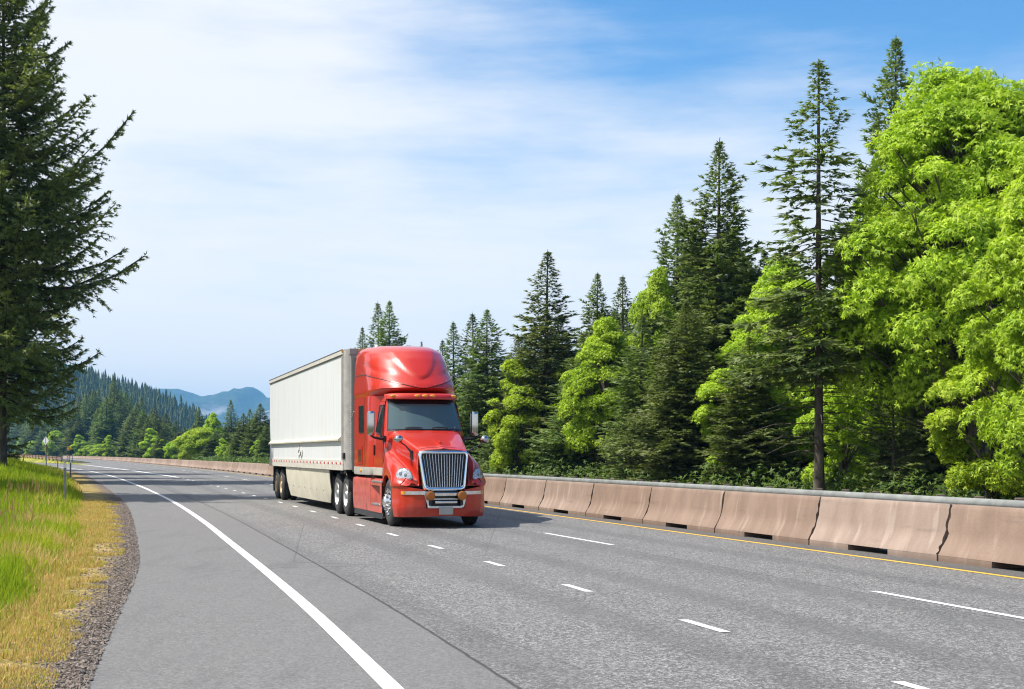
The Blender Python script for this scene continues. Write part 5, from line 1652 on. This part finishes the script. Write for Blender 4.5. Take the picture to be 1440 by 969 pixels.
mx = [-200, 60, 180, 229, 247, 265, 280, 300, 312, 330, 345, 353, 360, 366, 372, 378, 395, 430, 480, 560, 640, 720, 900, 1200, 1700]
my = [560, 556, 551, 548, 549, 553, 559, 556.5, 553.5, 551, 546, 544.5, 547, 553, 559, 561, 556, 549, 560, 575, 568, 580, 572, 585, 580]
ZM = 9200
def mnt(x, z):
    px = 720+2000*x/ZM
    top = (640-np.interp(px, mx, my))*ZM/2000
    d = np.abs(z-ZM)/2400
    return top*np.clip(1-d, 0, 1)**.85
from mathutils import noise as mno
rows = []
for z in np.concatenate([np.linspace(6900, 9200, 46), np.linspace(9350, 11200, 8)]):
    row = []
    for x in np.linspace(-4600, 5000, 300):
        h = float(mnt(x, z))
        k = min(1, abs(z-ZM)/300)
        rg = mno.fractal(Vector((x*.0022, z*.0009, 3)), 1.0, 2.0, 6)
        h += (rg*95*k+mno.fractal(Vector((x*.012, z*.012, 1)), 1, 2, 4)*9)*min(1, h/120)
        row.append((x, z, min(h, 445)-1.0 if h > 0 else -2.0+0*h))
    rows.append([(x, z, max(-.5, h)) for (x, z, h) in row])
m, t = newmat('mountain_slopes')
c = t.obj(); nz = t.noise(t.mapping(c, (1, .35, 1.6)), .004, 8, .62)
n2 = t.noise(c, .03, 5, .6)
g = t.mix(t.ramp(n2, .35, .65), rgb(.03, .045, .022), rgb(.065, .08, .035))
sz = t.n.new('ShaderNodeSeparateXYZ'); t.l.new(c, sz.inputs[0])
rock = t.math('MULTIPLY', t.ramp(nz, .50, .60), t.math('SUBTRACT', 1.0, t.ramp(sz.outputs[2], 230, 330)))
t.pbr(t.mix(rock, g, t.mix(n2, rgb(.20, .18, .16), rgb(.36, .33, .31))), .95, 0, None, 0, .1)
tag(sheet('mountain', rows, m), kind='structure')
# ------------------------------------------------------------------ look
HAZE_COL = (.20, .56, 1.0, 1); HAZE_D = .9e-4
SKY_V = 1.2
CLOUD = (6.9, 6.95, 7.05, 1); CLOUD_LOW = (8.0, 7.5, 6.9, 1)
EXPO = .6
# ------------------------------------------------------------------ air
m, t = newmat('haze_air')
pv = t.n.new('ShaderNodeVolumePrincipled')
pv.inputs['Color'].default_value = HAZE_COL
pv.inputs['Density'].default_value = HAZE_D
pv.inputs['Density Attribute'].default_value = ''
pv.inputs['Color Attribute'].default_value = ''
pv.inputs['Temperature Attribute'].default_value = ''
pv.inputs['Anisotropy'].default_value = 0.0
t.l.new(pv.outputs[0], t.out.inputs['Volume'])
mb = MB(); mb.box((-7600, -1800, -3), (7600, 12000, 470))
hz = tag(mb.build('haze', m), kind='stuff')

# ------------------------------------------------------------------ light, sky, camera
SUN_EL = math.radians(56); sh = Vector((.99, .05, 0)).normalized()
to_sun = Vector((-sh.x*math.cos(SUN_EL), -sh.y*math.cos(SUN_EL), math.sin(SUN_EL)))
sl = bpy.data.lights.new('sun', 'SUN'); sl.energy = 5.0; sl.angle = math.radians(.53); sl.color = (1.0, .955, .88)
so = bpy.data.objects.new('sun', sl); COL.objects.link(so)
so.rotation_euler = (-to_sun).to_track_quat('-Z', 'Y').to_euler(); so.location = to_sun*60
w = bpy.data.worlds.new('World'); SC.world = w; w.use_nodes = True
nt = w.node_tree; nt.nodes.clear()
class WT(NT):
    def __init__(s, w):
        s.t = w.node_tree; s.n = s.t.nodes; s.l = s.t.links
        s.out = s.n.new('ShaderNodeOutputWorld')
t = WT(w)
sky = t.n.new('ShaderNodeTexSky'); sky.sky_type = 'NISHITA'; sky.sun_disc = False
sky.sun_elevation = SUN_EL; sky.sun_rotation = math.atan2(to_sun.x, to_sun.y)
sky.air_density = 1.0; sky.dust_density = .4; sky.ozone_density = 2.0
g = t.n.new('ShaderNodeTexCoord').outputs['Generated']
# thin high cloud: streaks seen on a plane overhead (direction divided by its height)
mp = t.mapping(g, (1.0, 1.0, 2.6), rot=(0, math.radians(12), 0))
n1 = t.noise(mp, 2.1, 7, .55)
mp2 = t.mapping(g, (1.0, .8, 7.0), rot=(0, math.radians(9), .2))
n2 = t.noise(mp2, 2.6, 8, .6)
sd = t.n.new('ShaderNodeSeparateXYZ'); t.l.new(g, sd.inputs[0])
nn_ = t.math('ADD', t.math('MULTIPLY', n1, .9), t.math('MULTIPLY', n2, .8))
nn_ = t.math('SUBTRACT', nn_, .35)
blue = t.math('MULTIPLY', t.ramp(sd.outputs[2], .12, .33), t.ramp(sd.outputs[0], -.17, .16))
mask = t.math('ADD', t.math('MULTIPLY', t.math('SUBTRACT', nn_, .5), 1.5), t.math('MULTIPLY_ADD', blue, -.66, .82))
mask = t.math('ADD', mask, t.math('MULTIPLY', t.math('SUBTRACT', 1.0, t.ramp(sd.outputs[2], -.02, .15)), .4))
mask = t.ramp(mask, .12, .98)
mask = t.math('MULTIPLY', mask, .95)
skyc = t.n.new('ShaderNodeHueSaturation'); t.l.new(sky.outputs[0], skyc.inputs['Color']); skyc.inputs['Saturation'].default_value = 1.35; skyc.inputs['Value'].default_value = SKY_V
cc_ = t.mix(t.ramp(sd.outputs[2], -.02, .20), CLOUD_LOW, CLOUD)
cl = t.mix(mask, skyc.outputs[0], cc_)
bg_ = t.n.new('ShaderNodeBackground'); bg_.inputs[1].default_value = .10
t.l.new(cl, bg_.inputs[0]); t.l.new(bg_.outputs[0], t.out.inputs[0])

cam = bpy.data.cameras.new('camera'); co = bpy.data.objects.new('camera', cam); COL.objects.link(co)
co.location = (0, 0, 1.54); co.rotation_euler = (math.radians(90), 0, 0)
cam.sensor_width = 36; cam.lens = 50.0
cam.shift_y = (638-484.5)/1440
cam.clip_end = 40000; cam.clip_start = .1
SC.camera = co
SC.view_settings.view_transform = 'Standard'; SC.view_settings.look = 'None'
SC.view_settings.exposure = EXPO; SC.view_settings.gamma = 1.0; SC.view_settings.use_curve_mapping = False
SC.render.engine = 'CYCLES'
cy = SC.cycles
cy.use_denoising = True
try:
    cy.denoiser = 'OPENIMAGEDENOISE'; cy.denoising_input_passes = 'RGB_ALBEDO_NORMAL'; cy.denoising_prefilter = 'ACCURATE'
except Exception:
    pass
cy.max_bounces = 7; cy.diffuse_bounces = 3; cy.glossy_bounces = 3; cy.transmission_bounces = 4; cy.volume_bounces = 0; cy.transparent_max_bounces = 8
cy.use_adaptive_sampling = False
cy.sample_clamp_indirect = 6.0
cy.filter_width = 1.15
cy.caustics_reflective = False; cy.caustics_refractive = False
SC.render.use_persistent_data = False
# no prototype may stay behind unplaced
for k_, p in PROTO.items():
    if not p[3]:
        for ch in list(p[0].children): bpy.data.objects.remove(ch)
        bpy.data.objects.remove(p[0])
